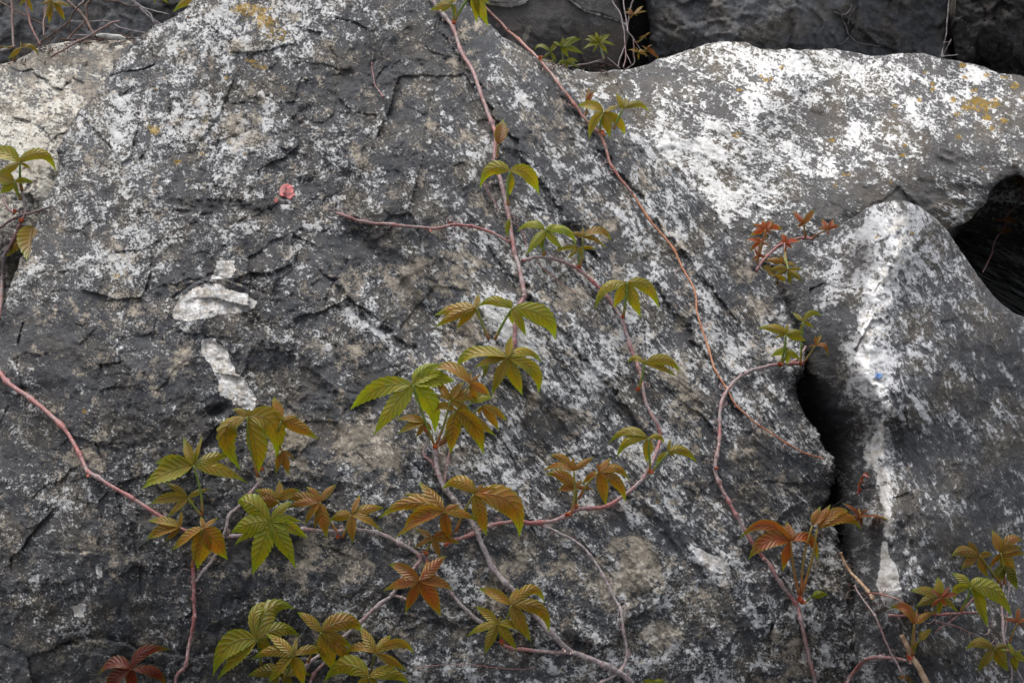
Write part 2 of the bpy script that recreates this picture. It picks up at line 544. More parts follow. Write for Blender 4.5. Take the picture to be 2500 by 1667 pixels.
def main_relief(X, Y):
    Wx = X + 30 * fbm(X, Y, 160, 3, .5, 5); Wy = Y + 30 * fbm(X, Y, 160, 3, .5, 6)
    r = 20 * fbm(X, Y, 420, 3, .5, 1)
    u, v = rot(Wx, Wy, 50, 3.2, 1)
    st = sstep(750, 1250, X + .35 * (Y - 700)) * (1 - .75 * sstep(1250, 1500, Y)) * .9 + .1
    low = sstep(1150, 1500, Y)
    r = r + 2.6 * fbm(X, Y, 15, 3, .65, 65)
    r = r + blobs(X, Y, [(900, 210, 120, 90, 60, -30), (1060, 340, 200, 60, 55, -14), (760, 130, 60, 130, 10, 14), (1110, 830, 110, 60, 40, -26), (1000, 690, 160, 40, 50, -18), (560, 880, 200, 60, 10, -12), (300, 560, 160, 60, -20, 14), (820, 1130, 160, 70, 10, 16), (1780, 900, 220, 60, 55, -16), (1650, 1150, 150, 60, 40, 14)])
    # diagonal wavy ribs on the right, lumps on the left
    rib = ridged(u, v, 62, 4, .55, 20) * 15 + fbm(u, v, 130, 3, .5, 22) * 30
    lump = ridged(Wx, Wy, 95, 5, .55, 30) * 12 + fbm(Wx, Wy, 60, 4, .6, 33) * 16
    r = r + rib * st + lump * (1 - st)
    r = r + 36 * facets(Wx, Wy, 190, 8, 1.2) * (1 - .6 * st) + 13 * facets(Wx, Wy, 75, 9, 1.3) * (1 - .45 * st) + 6 * facets(Wx, Wy, 30, 10, 1.3) * (1 - .4 * st)
    r = r + 4.2 * fbm(u, v, 22, 4, .6, 40) * st + 4.0 * fbm(X, Y, 26, 4, .65, 44) * (1.1 - st)
    r = r + 1.6 * fbm(X, Y, 9, 2, .6, 60)
    # knobbly upper left
    kn = np.exp(-(((X - 330) / 260) ** 2 + ((Y - 250) / 330) ** 2))
    r = r + kn * (9 * np.abs(fbm(X, Y, 38, 3, .5, 71)) * 2 + 4 * fbm(X, Y, 20, 3, .6, 72))
    # pitted lower part
    r = r - low * 9 * np.maximum(0, fbm(Wx, Wy, 70, 3, .55, 81)) * 2.2
    # flakes and cracks
    r = r + ledge(X, Y, [(730, 610), (712, 645), (668, 665), (610, 668), (560, 690)][::-1], 13, 60, 3.5, 4, 101)
    r = r + ledge(X, Y, [(415, 738), (462, 698), (515, 672), (565, 684), (618, 706), (665, 725), (705, 722)], -13, 26, 3, 3, 102)
    r = r + groove(X, Y, [(395, 748), (460, 700), (515, 672), (565, 684), (618, 708), (670, 728)], 9, 4, 3, 103)
    r = r + ledge(X, Y, [(190, 800), (215, 852), (280, 866), (330, 862), (372, 852)][::-1], 12, 50, 3, 5, 104)
    r = r + ledge(X, Y, [(95, 700), (160, 742), (205, 785), (215, 850)][::-1], 10, 45, 3, 6, 105)
    r = r + ledge(X, Y, [(75, 735), (70, 790), (48, 850), (38, 910), (45, 960)], 44, 60, 6, 6, 106)
    r = r + ledge(X, Y, [(230, 495), (330, 500), (430, 525), (560, 525), (680, 535)][::-1], 9, 60, 5, 10, 107)
    r = r + groove(X, Y, [(850, 560), (890, 590), (935, 645), (985, 705), (1030, 760), (1065, 800)], 30, 20, 14, 108)
    r = r + groove(X, Y, [(960, 610), (1010, 660), (1060, 720)], 8, 9, 8, 109)
    r = r + groove(X, Y, [(1240, 20), (1300, 200), (1180, 300), (1240, 420), (1310, 560), (1500, 820)], 5, 14, 25, 110)
    r = r + ledge(X, Y, [(810, 215), (860, 270), (840, 330), (800, 380), (810, 440)], 12, 70, 5, 14, 111)
    r = r + ledge(X, Y, [(700, 60), (790, 80), (815, 120), (830, 190)], 10, 90, 6, 16, 112)
    r = r + ledge(X, Y, [(660, 332), (700, 330), (760, 290)][::-1], 10, 50, 4, 6, 113)
    r = r + ledge(X, Y, [(60, 1330), (170, 1350), (260, 1345)][::-1], 12, 40, 4, 10, 114)
    r = r + ledge(X, Y, [(150, 1580), (215, 1560), (300, 1565), (345, 1590), (480, 1600), (620, 1585), (760, 1610), (900, 1625)][::-1], 30, 160, 6, 12, 115, .04)
    r = r + ledge(X, Y, [(980, 1545), (1060, 1510), (1140, 1535), (1160, 1590)], 10, 40, 5, 8, 116)
    r = r + ledge(X, Y, [(1520, 1390), (1580, 1395), (1640, 1375)][::-1], 9, 40, 5, 8, 117)
    r = r + ledge(X, Y, [(1865, 1300), (1915, 1240), (2000, 1195)], -12, 90, 6, 10, 118)
    r = r + groove(X, Y, [(1905, 1320), (1940, 1410), (1990, 1440)], 6, 6, 8, 119)
    r = r + ledge(X, Y, [(600, 1235), (700, 1200), (800, 1215), (880, 1180)], -8, 60, 5, 12, 120)
    for i_, (pl, hg) in enumerate([([(1060, 40), (1150, 190), (1280, 380), (1400, 560), (1480, 640)], 15), ([(1150, 560), (1330, 760), (1480, 930), (1600, 1080)], 16),
                                   ([(1330, 170), (1500, 400), (1680, 640), (1850, 850)], 13), ([(1560, 640), (1700, 830), (1850, 1080)], 12), ([(1180, 880), (1330, 990), (1500, 1180), (1660, 1330)], 11),
                                   ([(770, 640), (900, 780), (1030, 860)], 13), ([(620, 820), (760, 900), (860, 1010)], 9)]):
        r = r + ledge(X, Y, pl, hg, 60, 7, 26, 140 + i_)
    # pits
    for cx, cy, rx, ry, an, dp in [(525, 1004, 34, 15, -25, 30), (752, 448, 22, 14, 20, 22), (350, 524, 20, 7, 0, 14), (440, 518, 22, 7, 0, 14),
                                   (860, 560, 26, 14, 40, 16), (30, 815, 30, 60, 10, 40), (1385, 280, 12, 10, 0, 9), (1215, 305, 9, 6, 30, 8),
                                   (330, 350, 16, 9, 30, 9), (820, 845, 7, 5, 0, 8), (1210, 420, 20, 12, 40, 10), (1750, 1030, 22, 14, 30, 10),
                                   (770, 1175, 20, 8, 40, 7), (1180, 830, 60, 50, 0, 9)]:
        a = math.radians(an); dx = X - cx + 5 * fbm(X, Y, 20, 2, .5, 130); dy = Y - cy + 5 * fbm(X, Y, 20, 2, .5, 131)
        uu = (dx * math.cos(a) + dy * math.sin(a)) / rx; vv = (-dx * math.sin(a) + dy * math.cos(a)) / ry
        r = r - dp * np.exp(-(uu * uu + vv * vv) ** 1.5)
    # crystal nest
    cn = blobs(X, Y, [(440, 492, 50, 12, 5, 1), (520, 500, 40, 14, 0, 1), (590, 495, 40, 9, 5, 1), (660, 512, 24, 9, 15, 1)])
    r = r + np.minimum(cn, 1) * (20 * facets(X, Y, 13, 77, 1.6) - 3)
    for pg in BARE:
        r = r - 2.5 * poly_mask(X, Y, pg, 3, 3, 9)
    return r


def main_masks(X, Y):
    wob = fbm(X, Y, 130, 3, .55, 201)
    u_, v_ = rot(X + 30 * fbm(X, Y, 160, 3, .5, 5), Y + 30 * fbm(X, Y, 160, 3, .5, 6), 50, 3.2, 1)
    pale = .285 + .28 * wob + .30 * ridged(u_, v_, 62, 4, .55, 20) * sstep(900, 1300, X + .35 * (Y - 700)) + .16 * ridged(X + 30 * fbm(X, Y, 160, 3, .5, 5), Y + 30 * fbm(X, Y, 160, 3, .5, 6), 95, 4, .55, 30) + blobs(X, Y, [(420, 240, 260, 250, 0, .20), (620, 60, 190, 130, 0, .16), (300, 330, 120, 90, 0, .15), (850, 60, 120, 70, 0, .1),
                                         (900, 190, 90, 130, 30, -.22), (1080, 150, 110, 110, 0, -.15), (250, 640, 120, 50, -20, .35), (300, 960, 260, 120, 0, -.16),
                                         (830, 380, 80, 60, 40, .25), (1250, 800, 190, 40, 48, .3), (1560, 560, 400, 40, 52, .12), (880, 780, 90, 25, 38, .38),
                                         (1420, 900, 60, 40, 40, .15), (150, 1300, 260, 170, 0, -.08), (1080, 1330, 300, 60, 0, -.15), (1700, 1500, 200, 120, 0, .02), (120, 840, 90, 120, 0, -.2),
                                         (640, 1380, 260, 80, 0, -.18), (1350, 1350, 100, 60, 0, .05), (1880, 1180, 110, 110, 0, -.22), (60, 560, 40, 200, 20, .1),
                                         (1000, 900, 100, 50, 30, .15), (880, 330, 60, 60, 0, .12), (520, 690, 20, 30, 0, .2), (1300, 640, 40, 30, 50, .2),
                                         (1750, 1430, 40, 60, 0, .2), (190, 1200, 90, 40, 0, .1), (550, 1600, 500, 60, 0, -.08)])
    cream = .36 + .5 * fbm(X, Y, 90, 3, .6, 211) + blobs(X, Y, [(900, 1090, 90, 60, 20, .45), (700, 1090, 60, 90, 0, .4), (840, 650, 40, 30, 30, .2), (420, 860, 60, 60, 0, .35),
                                                              (600, 320, 60, 60, 0, .2), (1130, 620, 60, 30, 20, .4), (1380, 700, 60, 50, 30, .35), (1160, 830, 70, 60, 0, .35),
                                                              (1380, 1010, 60, 30, 0, .4), (1640, 930, 40, 50, 0, .4), (1690, 1030, 40, 60, 0, .35), (870, 380, 20, 40, -35, .7),
                                                              (1460, 560, 50, 30, 60, .35), (1540, 1360, 70, 50, 0, .5), (1620, 1560, 70, 50, 0, .5), (800, 1370, 120, 50, 0, .35),
                                                              (1300, 1320, 110, 40, 0, .35), (1500, 1450, 110, 50, 0, .35), (1720, 1470, 70, 50, 0, .3), (1240, 1400, 80, 50, 0, .3),
                                                              (250, 1330, 120, 30, 0, .2), (950, 1560, 200, 50, 0, .25), (230, 1120, 90, 30, 0, .3), (1000, 690, 70, 60, 40, .4),
                                                              (1080, 1130, 40, 40, 0, .5), (1920, 1600, 60, 60, 0, .3), (1870, 1200, 100, 60, 0, .1)])
    lich = blobs(X, Y, [(650, 60, 80, 60, 0, .50), (695, 92, 35, 16, 0, .22), (590, 20, 60, 22, 0, .45), (380, 300, 140, 100, 0, .26), (640, 180, 80, 50, 0, .22), (690, 220, 20, 15, 0, .4), (655, 52, 24, 10, 20, .22), (375, 318, 16, 9, 20, .75), (500, 297, 9, 7, 0, .6),
                        (434, 395, 12, 7, 0, .7), (495, 377, 14, 6, 30, .55), (601, 379, 12, 7, 20, .6), (375, 216, 14, 6, 20, .5), (445, 128, 10, 6, 0, .5),
                        (615, 152, 22, 9, 20, .45), (350, 430, 22, 12, 0, .35), (440, 205, 5, 12, 0, .5), (283, 672, 14, 9, 30, .8), (207, 1004, 9, 8, 0, .85), (209, 1086, 7, 4, 0, .7),
                        (805, 1026, 5, 4, 0, .8), (1605, 1225, 8, 8, 0, .6), (1486, 1494, 7, 6, 0, .65), (1190, 675, 10, 20, -20, .4), (1850, 1140, 18, 7, 40, .35),
                        (1580, 590, 12, 25, -10, .35), (1540, 580, 10, 14, 0, .3), (420, 300, 10, 6, 0, .45), (940, 45, 14, 8, 50, .4), (740, 230, 12, 8, 0, .4), (550, 190, 16, 8, 0, .4),
                        (560, 105, 20, 10, 0, .4), (430, 245, 10, 6, 0, .45), (480, 225, 12, 6, 0, .4), (620, 205, 18, 9, 0, .35), (645, 165, 12, 8, 0, .45)])
    bare = np.zeros(X.shape)
    for i, pg in enumerate(BARE):
        bare = np.maximum(bare, poly_mask(X, Y, pg, 8, 12, 9 + i) * .95)
    bare = bare + blobs(X, Y, [(372, 315, 50, 18, 20, .28), (350, 285, 50, 30, 20, .25), (280, 640, 50, 22, 20, .3), (930, 790, 60, 12, 35, .3), (815, 405, 30, 12, 55, .35),
                               (860, 500, 8, 30, -25, .35), (395, 378, 26, 8, 0, .35), (1300, 650, 6, 30, -45, .2), (990, 690, 10, 30, -40, .2), (880, 690, 8, 28, -35, .3), (640, 990, 40, 30, 0, .2),
                               (180, 1490, 24, 26, 0, .2), (590, 1010, 40, 14, 0, .2), (975, 80, 8, 6, 0, .4), (1000, 300, 30, 10, 40, .2)])
    film = blobs(X, Y, [(440, 492, 60, 13, 4, 1.2), (520, 500, 50, 14, 4, 1.2), (600, 500, 70, 12, 5, 1.2), (655, 512, 26, 10, 10, 1.1), (525, 1004, 36, 16, -25, .9), (752, 448, 24, 14, 20, .7), (900, 600, 40, 12, 50, .5),  # crystal vein is real film; pits, groove and undercut get painted shade
                        (30, 815, 40, 70, 0, .7), (850, 680, 30, 60, -40, .1), (1010, 745, 70, 11, 50, .55), (560, 705, 22, 9, 10, .8), (120, 1600, 400, 60, 0, .35), (540, 1630, 500, 40, 0, .35),
                        (500, 930, 26, 6, 0, .4)])
    st = sstep(700, 1250, X + .35 * (Y - 700)) * (1 - .8 * sstep(1250, 1550, Y + .2 * (1900 - X)))
    return dict(pale=pale, cream=np.clip(cream, 0, 1), lich=lich, bare=bare, film=np.clip(film, 0, 1), streak=np.clip(st * .72 + .05, 0, 1))


mat_main = rock_material('weathered_limestone', streak_deg=52, seed=1.3)
boulder('boulder', 'huge dark grey boulder with pale mottled crust filling the left and centre',
        [(480, 0), (430, 42), (365, 80), (330, 105), (305, 140), (270, 185), (225, 245), (172, 310), (145, 370), (138, 430), (115, 490), (90, 550), (60, 620), (30, 690),
         (5, 745), (-40, 820), (-80, 950), (-110, 1100), (-170, 1400), (-190, 1750), (-100, 2150), (300, 2350), (1200, 2400), (2000, 2300), (2300, 2050), (2260, 1800),
         (2217, 1667), (2205, 1566), (2196, 1537), (2172, 1501), (2128, 1459), (2080, 1394), (2050, 1349), (2038, 1304), (2014, 1260), (2009, 1232), (2023, 1202), (2040, 1166), (2026, 1116),
         (2009, 1092), (2000, 1062), (1970, 1026), (1946, 985), (1943, 949), (1961, 895), (1950, 830), (1934, 784), (1910, 722), (1897, 700), (1852, 644), (1805, 590),
         (1742, 519), (1682, 450), (1623, 384), (1566, 337), (1522, 318), (1486, 277), (1450, 245), (1420, 208), (1396, 180), (1375, 168), (1301, 140), (1257, 113), (1200, 70), (1130, 5), (1080, -60),
         (1000, -160), (800, -240), (620, -170), (540, -70)],
        [(480, 0, 2.62), (700, -200, 2.85), (1000, 0, 2.58), (1130, 0, 2.66), (800, 100, 2.50), (330, 110, 2.62), (500, 250, 2.40), (150, 400, 2.48), (300, 500, 2.28), (700, 450, 2.24),
         (1000, 450, 2.24), (1200, 300, 2.34), (1400, 200, 2.56), (1600, 400, 2.48), (60, 650, 2.34), (-80, 1000, 2.30), (150, 950, 2.06), (500, 800, 2.02), (900, 800, 2.05), (1250, 750, 2.10),
         (1500, 700, 2.20), (1750, 600, 2.38), (1900, 760, 2.36), (600, 1100, 1.92), (1000, 1150, 1.91), (1400, 1100, 2.00), (1700, 1000, 2.12), (1940, 950, 2.22), (2030, 1160, 2.18), (1800, 1300, 2.02),
         (200, 1350, 1.92), (-180, 1500, 2.12), (600, 1450, 1.83), (1000, 1480, 1.83), (1400, 1450, 1.89), (1800, 1580, 1.95), (2100, 1500, 2.10), (2210, 1650, 2.12), (100, 1640, 1.97), (600, 1680, 1.83),
         (1200, 1680, 1.80), (300, 2200, 1.95), (1200, 2300, 1.85), (2000, 2200, 2.1), (1190, 620, 2.16), (1060, 760, 2.10)],
        mat_main, h=2.7, R=lambda X, Y: 60 + 110 * sstep(700, 200, X) * sstep(1500, 1100, Y), edge=(20, 8), relief=main_relief, masks=main_masks, seed=1, k=3.5, skirt=170)


# --- the pale ridge rock upper right
def pale_relief(X, Y):
    Wx = X + 22 * fbm(X, Y, 120, 3, .5, 305); Wy = Y + 22 * fbm(X, Y, 120, 3, .5, 306)
    u, v = rot(Wx, Wy, 28, 2.2, 1)
    r = 36 * fbm(X, Y, 200, 3, .5, 301) + 20 * ridged(u, v, 80, 4, .55, 302) + 5 * fbm(u, v, 22, 4, .6, 303) + 2.2 * fbm(X, Y, 12, 3, .6, 304)
    r = r + 10 * facets(Wx, Wy, 170, 38, 1.0)
    r = r + groove(X, Y, [(1950, 215), (1965, 260), (2000, 315), (2055, 345), (2100, 320), (2200, 290)], 26, 34, 14, 310)
    r = r + ledge(X, Y, [(2050, 345), (2110, 390), (2170, 430), (2210, 460), (2245, 495), (2255, 520)], -16, 80, 5, 5, 311)
    r = r + ledge(X, Y, [(1625, 190), (1665, 180), (1700, 185)][::-1], 10, 30, 4, 4, 312)
    r = r + ledge(X, Y, [(2300, 155), (2310, 180), (2330, 205)], -8, 24, 3, 3, 313)
    r = r + groove(X, Y, [(1760, 245), (1800, 240), (1825, 235)], 9, 9, 4, 314)
    r = r + groove(X, Y, [(1520, 200), (1620, 190), (1700, 150), (1780, 120)], 9, 14, 8, 315)
    r = r + groove(X, Y, [(1960, 225), (1990, 232)], 8, 8, 2, 316)
    r = r + ledge(X, Y, [(2325, 540), (2360, 520), (2390, 505), (2405, 495)], 14, 40, 5, 5, 317)
    return r


def pale_masks(X, Y):
    u_, v_ = rot(X + 22 * fbm(X, Y, 120, 3, .5, 305), Y + 22 * fbm(X, Y, 120, 3, .5, 306), 28, 2.2, 1)
    pale = .47 + .28 * ridged(u_, v_, 80, 4, .55, 302) + .20 * fbm(X, Y, 110, 3, .55, 321) + blobs(X, Y, [(1870, 300, 40, 130, -8, .12), (1960, 165, 300, 26, 5, .25), (2420, 420, 150, 110, 0, -.20), (1540, 230, 130, 60, 0, -.12),
                                                                 (2000, 300, 50, 50, 0, -.2), (2170, 490, 130, 60, 0, -.38), (1650, 350, 60, 50, 0, .2), (2200, 270, 160, 50, 0, .08),
                                                                 (1700, 560, 150, 60, 0, -.15), (2100, 330, 60, 30, -20, .2), (1760, 330, 60, 120, 30, .15)])
    cream = .08 + blobs(X, Y, [(2300, 400, 90, 60, 0, .3)])
    spots = [(2385, 255, 26, 20), (2429, 252, 14, 12), (2360, 262, 16, 10), (2400, 265, 12, 9), (2186, 260, 13, 7), (2335, 278, 10, 8), (2410, 288, 12, 8), (2450, 295, 14, 8), (2478, 210, 14, 10),
             (2277, 205, 9, 7), (2277, 220, 8, 7), (2327, 245, 10, 8), (2378, 220, 9, 7), (2245, 244, 8, 7), (2422, 314, 10, 8), (2340, 335, 9, 8), (2040, 453, 8, 8), (2205, 380, 12, 6), (2210, 355, 8, 6),
             (2066, 425, 20, 5), (1858, 187, 7, 7), (1870, 197, 8, 6), (1882, 194, 9, 6), (1806, 220, 10, 6), (1800, 330, 14, 8), (2030, 343, 10, 6), (2400, 412, 9, 6), (2260, 178, 8, 5), (1910, 165, 10, 7),
             (2175, 445, 7, 6), (2510, 240, 20, 12), (2350, 160, 14, 8), (2410, 183, 12, 6), (2450, 190, 14, 5), (2355, 190, 10, 6), (1580, 283, 6, 4), (2230, 200, 7, 5)]
    lich = blobs(X, Y, [(a, b, c, d, 0, .85) for a, b, c, d in spots]) + blobs(X, Y, [(2400, 250, 90, 50, 0, .12), (1820, 310, 120, 60, 0, .1)])
    bare = blobs(X, Y, [(1885, 340, 16, 60, -8, .26), (1870, 200, 30, 30, 0, .1), (1930, 130, 300, 9, 3, .25), (2100, 128, 300, 9, 2, .25)])
    film = blobs(X, Y, [(1655, 185, 22, 7, -8, .7)])
    return dict(pale=pale, cream=np.clip(cream, 0, 1), lich=lich, bare=bare, film=np.clip(film, 0, 1), streak=np.clip(.55 + .4 * fbm(X, Y, 200, 2, .5, 330), 0, 1))


mat_pale = rock_material('white_crusted_limestone', streak_deg=25, seed=5.1, white=(.74, .73, .71), thr=.545, soft=.035, ps=1.1, gw=1.05, dark=(.05, .046, .043), mid=(.13, .122, .115))
boulder('boulder', 'white crusted ridge boulder with yellow lichen dots in the upper right',
        [(1390, 179), (1450, 176), (1540, 168), (1600, 151), (1650, 135), (1700, 114), (1740, 103), (1780, 98), (1820, 105), (1860, 120), (1900, 123), (1960, 125), (2040, 122), (2110, 134), (2180, 133),
         (2250, 132), (2300, 143), (2380, 158), (2440, 178), (2500, 192), (2640, 230), (2760, 330), (2800, 600), (2760, 860), (2640, 900), (2600, 840), (2590, 620), (2570, 480), (2500, 432), (2455, 437), (2424, 462), (2407, 497), (2384, 512), (2366, 540), (2330, 558),  # right-hand lobe out of view is added to block light from the hollow
         (2312, 573), (2300, 640), (2200, 800), (1950, 900), (1700, 760), (1450, 500), (1330, 300)],
        [(1400, 180, 3.05), (1780, 98, 3.5), (2040, 120, 3.5), (2300, 143, 3.5), (2500, 192, 3.45), (1870, 250, 2.98), (1880, 400, 2.80), (1700, 440, 2.78), (1550, 300, 2.90), (1990, 300, 3.08), (2100, 300, 3.1),
         (2250, 300, 3.06), (2450, 330, 3.08), (2060, 440, 2.80), (2200, 520, 2.80), (1850, 600, 2.62), (2350, 500, 2.92), (2640, 300, 3.1), (2700, 600, 2.9), (2640, 850, 2.85), (1950, 880, 2.6), (1700, 200, 3.1), (2310, 570, 2.9)],
        mat_pale, h=3.0, R=26, relief=pale_relief, masks=pale_masks, seed=3, k=4, edge=(9, 3), skirt=130)


# --- the pointed rock lower right
def point_relief(X, Y):
    Wx = X + 22 * fbm(X, Y, 120, 3, .5, 405); Wy = Y + 22 * fbm(X, Y, 120, 3, .5, 406)
    u, v = rot(Wx, Wy, 62, 3.0, 1)
    right = sstep(2080, 2220, X)
    kn_ = ridged(Wx, Wy, 45, 4, .6, 460)
    cr, _, _, _, _ = seg_dist(X + 16 * fbm(X, Y, 60, 3, .6, 408), Y, [(2180, 495), (2200, 600), (2150, 700), (2115, 800), (2100, 880), (2135, 950), (2165, 1010), (2150, 1100), (2165, 1250), (2180, 1450)])
    r = 58 * np.exp(-cr / 48) - 22 * np.exp(-(((X - 2075) / 60) ** 2 + ((Y - 640) / 70) ** 2)) + np.exp(-cr / 110) * (26 * fbm(X, Y, 60, 4, .6, 441) + 18 * facets(X, Y, 60, 442, 1.4)) + 16 * fbm(X, Y, 260, 3, .5, 401) + 6 * ridged(u, v, 60, 4, .5, 402) * right + 6 * ridged(Wx, Wy, 90, 4, .5, 407) * (1 - right) + 3.5 * fbm(u, v, 20, 4, .6, 403) + 2.0 * fbm(X, Y, 12, 3, .6, 404)
    r = r + 20 * facets(Wx, Wy, 130, 48, 1.2) + 7 * facets(Wx, Wy, 40, 49, 1.3) + 4 * kn_
    r = r + groove(X, Y, [(2080, 540), (2090, 590), (2080, 660)], 12, 24, 6, 410)
    r = r + groove(X, Y, [(1980, 590), (1985, 640), (2005, 660)], 8, 8, 3, 411)
    r = r + ledge(X, Y, [(2000, 690), (1960, 745), (1930, 790)], 10, 50, 6, 6, 412)
    r = r + groove(X, Y, [(2120, 978), (2150, 1000), (2168, 1020)], 12, 8, 4, 413)
    r = r + groove(X, Y, [(2130, 930), (2165, 935)], 8, 6, 3, 414)
    r = r + groove(X, Y, [(2200, 1050), (2260, 1150), (2310, 1310)], 4, 3, 3, 415)
    r = r + ledge(X, Y, [(2030, 1010), (2080, 1000), (2110, 1030), (2110, 1140), (2100, 1190), (2150, 1180)], 14, 40, 6, 8, 416)
    r = r + groove(X, Y, [(2080, 1295), (2150, 1297), (2190, 1300)], 12, 9, 5, 417)
    r = r + groove(X, Y, [(2190, 830), (2330, 1000), (2420, 1140)], 3, 3, 5, 418)
    return r


def point_masks(X, Y):
    pale = .48 + .30 * fbm(X, Y, 90, 3, .55, 421) + blobs(X, Y, [(2190, 550, 90, 40, 10, .40), (2160, 720, 55, 150, 5, .30), (2230, 760, 60, 150, -20, .05), (2230, 700, 60, 120, -15, .12), (2100, 870, 40, 100, 0, .35), (2160, 900, 50, 80, -30, .25),
                                                                (2150, 1080, 30, 120, -10, .35), (2030, 640, 60, 50, 0, .1), (2030, 720, 50, 26, -40, .3), (1990, 1000, 80, 200, 0, -.35), (2300, 620, 50, 60, 45, .15),
                                                                (2450, 1000, 90, 300, 0, -.12), (1960, 840, 60, 60, 0, -.1), (2260, 940, 40, 60, 0, .1), (2320, 1300, 100, 100, 0, .05)])
    cream = .12 + .2 * fbm(X, Y, 90, 2, .5, 422) + blobs(X, Y, [(2200, 1200, 50, 100, 0, .2), (2150, 1050, 30, 50, 0, .25), (2290, 620, 50, 40, 0, .2)])
    ridge_, _, _, _, _ = seg_dist(X + 14 * fbm(X, Y, 40, 3, .6, 430), Y, [(2190, 530), (2200, 620), (2150, 700), (2120, 800), (2105, 880), (2140, 950), (2172, 1010), (2150, 1060), (2135, 1100)])
    r2, _, _, _, _ = seg_dist(X + 12 * fbm(X, Y, 40, 3, .6, 431), Y, [(2130, 1110), (2160, 1180), (2165, 1240), (2168, 1300)])
    bare = (.44 + .34 * ridged(X, Y, 50, 3, .6, 440)) * np.exp(-(ridge_ / np.interp(Y, [500, 620, 750, 900, 1010, 1100], [60, 46, 56, 36, 32, 26])) ** 2) + .62 * np.exp(-(r2 / 32) ** 2)
    bare = np.maximum(bare, poly_mask(X, Y, [(2152, 1320), (2165, 1318), (2172, 1360), (2195, 1400), (2205, 1470), (2190, 1500), (2158, 1475), (2140, 1430), (2150, 1370)], 9, 8, 433) * .85)
    bare = np.maximum(bare, poly_mask(X, Y, [(2120, 1070), (2140, 1060), (2162, 1085), (2155, 1100), (2128, 1098)], 8, 6, 434) * .8)
    bare = bare + blobs(X, Y, [(2050, 700, 26, 14, -40, .3), (2030, 750, 8, 26, 20, .3), (2245, 810, 12, 30, -20, .25), (2090, 600, 10, 40, 10, .2)])
    spk = sstep(.10, .30, fbm(X, Y, 26, 5, .75, 450))
    film = .9 * spk * np.exp(-(ridge_ / 90) ** 2) + blobs(X, Y, [(2110, 610, 22, 22, 0, .7), (2100, 650, 30, 30, 0, .55), (2140, 560, 12, 6, 0, .5), (2215, 515, 10, 6, 30, .5), (2120, 725, 10, 8, 0, .5), (2060, 770, 40, 30, -40, .4), (2180, 680, 9, 7, 0, .4), (2220, 650, 8, 16, -30, .4), (2030, 1050, 90, 170, 0, .45), (2000, 860, 60, 80, 0, .4), (2085, 1280, 60, 60, 0, .6), (2070, 1390, 50, 80, 0, .55), (1960, 700, 50, 60, 0, .3), (2080, 645, 26, 50, 10, .5), (2145, 1000, 30, 9, 40, .5)])  # real dark specks and patches; blobs down the left face paint in crevice shade
    lich = blobs(X, Y, [(2226, 569, 6, 6, 0, .9), (2141, 579, 8, 5, 0, .7), (2160, 820, 7, 7, 0, .6), (2150, 808, 7, 8, 0, .5), (2255, 820, 5, 10, 20, .4), (2030, 600, 8, 4, 0, .4)])
    return dict(pale=pale, cream=np.clip(cream, 0, 1), lich=lich, bare=bare, film=np.clip(film, 0, 1), streak=sstep(2080, 2220, X) * .9)


mat_point = rock_material('streaked_limestone', streak_deg=62, seed=8.4, white=(.58, .58, .59), thr=.54, soft=.045, veins=.12, barec=(.78, .78, .78), gw=.7, dark=(.026, .026, .029), mid=(.085, .085, .09))
boulder('boulder', 'pointed boulder with bright white crest and dark streaked face at the right edge',
        [(1860, 640), (1920, 600), (1985, 588), (2045, 556), (2095, 524), (2132, 501), (2178, 492), (2232, 499), (2278, 530), (2318, 572), (2340, 605), (2370, 650), (2398, 688), (2430, 728),
         (2468, 758), (2500, 776), (2640, 830), (2760, 1000), (2800, 1400), (2720, 1900), (2300, 2150), (2000, 2000), (1960, 1600), (1900, 1300), (1880, 1000), (1860, 800)],
        [(2180, 495, 2.40), (2150, 700, 2.24), (2105, 880, 2.14), (2150, 1000, 2.07), (2170, 1250, 1.97), (2190, 1450, 1.91), (2053, 556, 2.55), (1920, 620, 2.58), (1960, 760, 2.42), (2030, 900, 2.26), (1980, 1000, 2.40),
         (2060, 1080, 2.30), (2105, 1080, 2.24), (2000, 1250, 2.38), (2100, 1260, 2.16), (2080, 1400, 2.16), (2310, 580, 2.52), (2300, 800, 2.26), (2400, 700, 2.50), (2300, 1100, 2.10), (2500, 800, 2.55), (2500, 1100, 2.34),
         (2350, 1400, 1.99), (2500, 1500, 2.08), (2300, 1650, 1.92), (2500, 1667, 2.0), (2700, 1300, 2.6), (2640, 850, 2.8), (2300, 2050, 1.95), (1950, 1500, 2.35), (2170, 600, 2.28)],
        mat_point, h=3.0, R=38, relief=point_relief, masks=point_masks, seed=5, k=4, edge=(6, 2.5), skirt=150)


# --- rock at the left, and the dark rocks behind
def gen_relief(amp, sc, seed, deg=15, fac=1.0):
    def f(X, Y):
        Wx = X + sc * .2 * fbm(X, Y, sc, 3, .5, seed + 5); Wy = Y + sc * .2 * fbm(X, Y, sc, 3, .5, seed + 6)
        u, v = rot(Wx, Wy, deg, 2.2, 1)
        return amp * (1.2 * fbm(X, Y, sc * 2, 3, .5, seed) + .7 * ridged(u, v, sc * .6, 4, .55, seed + 2) + fac * 1.8 * facets(Wx, Wy, sc, seed + 8, 1.2) + .5 * fbm(X, Y, sc * .2, 4, .62, seed + 3)
                      + fac * .8 * facets(Wx, Wy, sc * .35, seed + 9, 1.2))
    return f


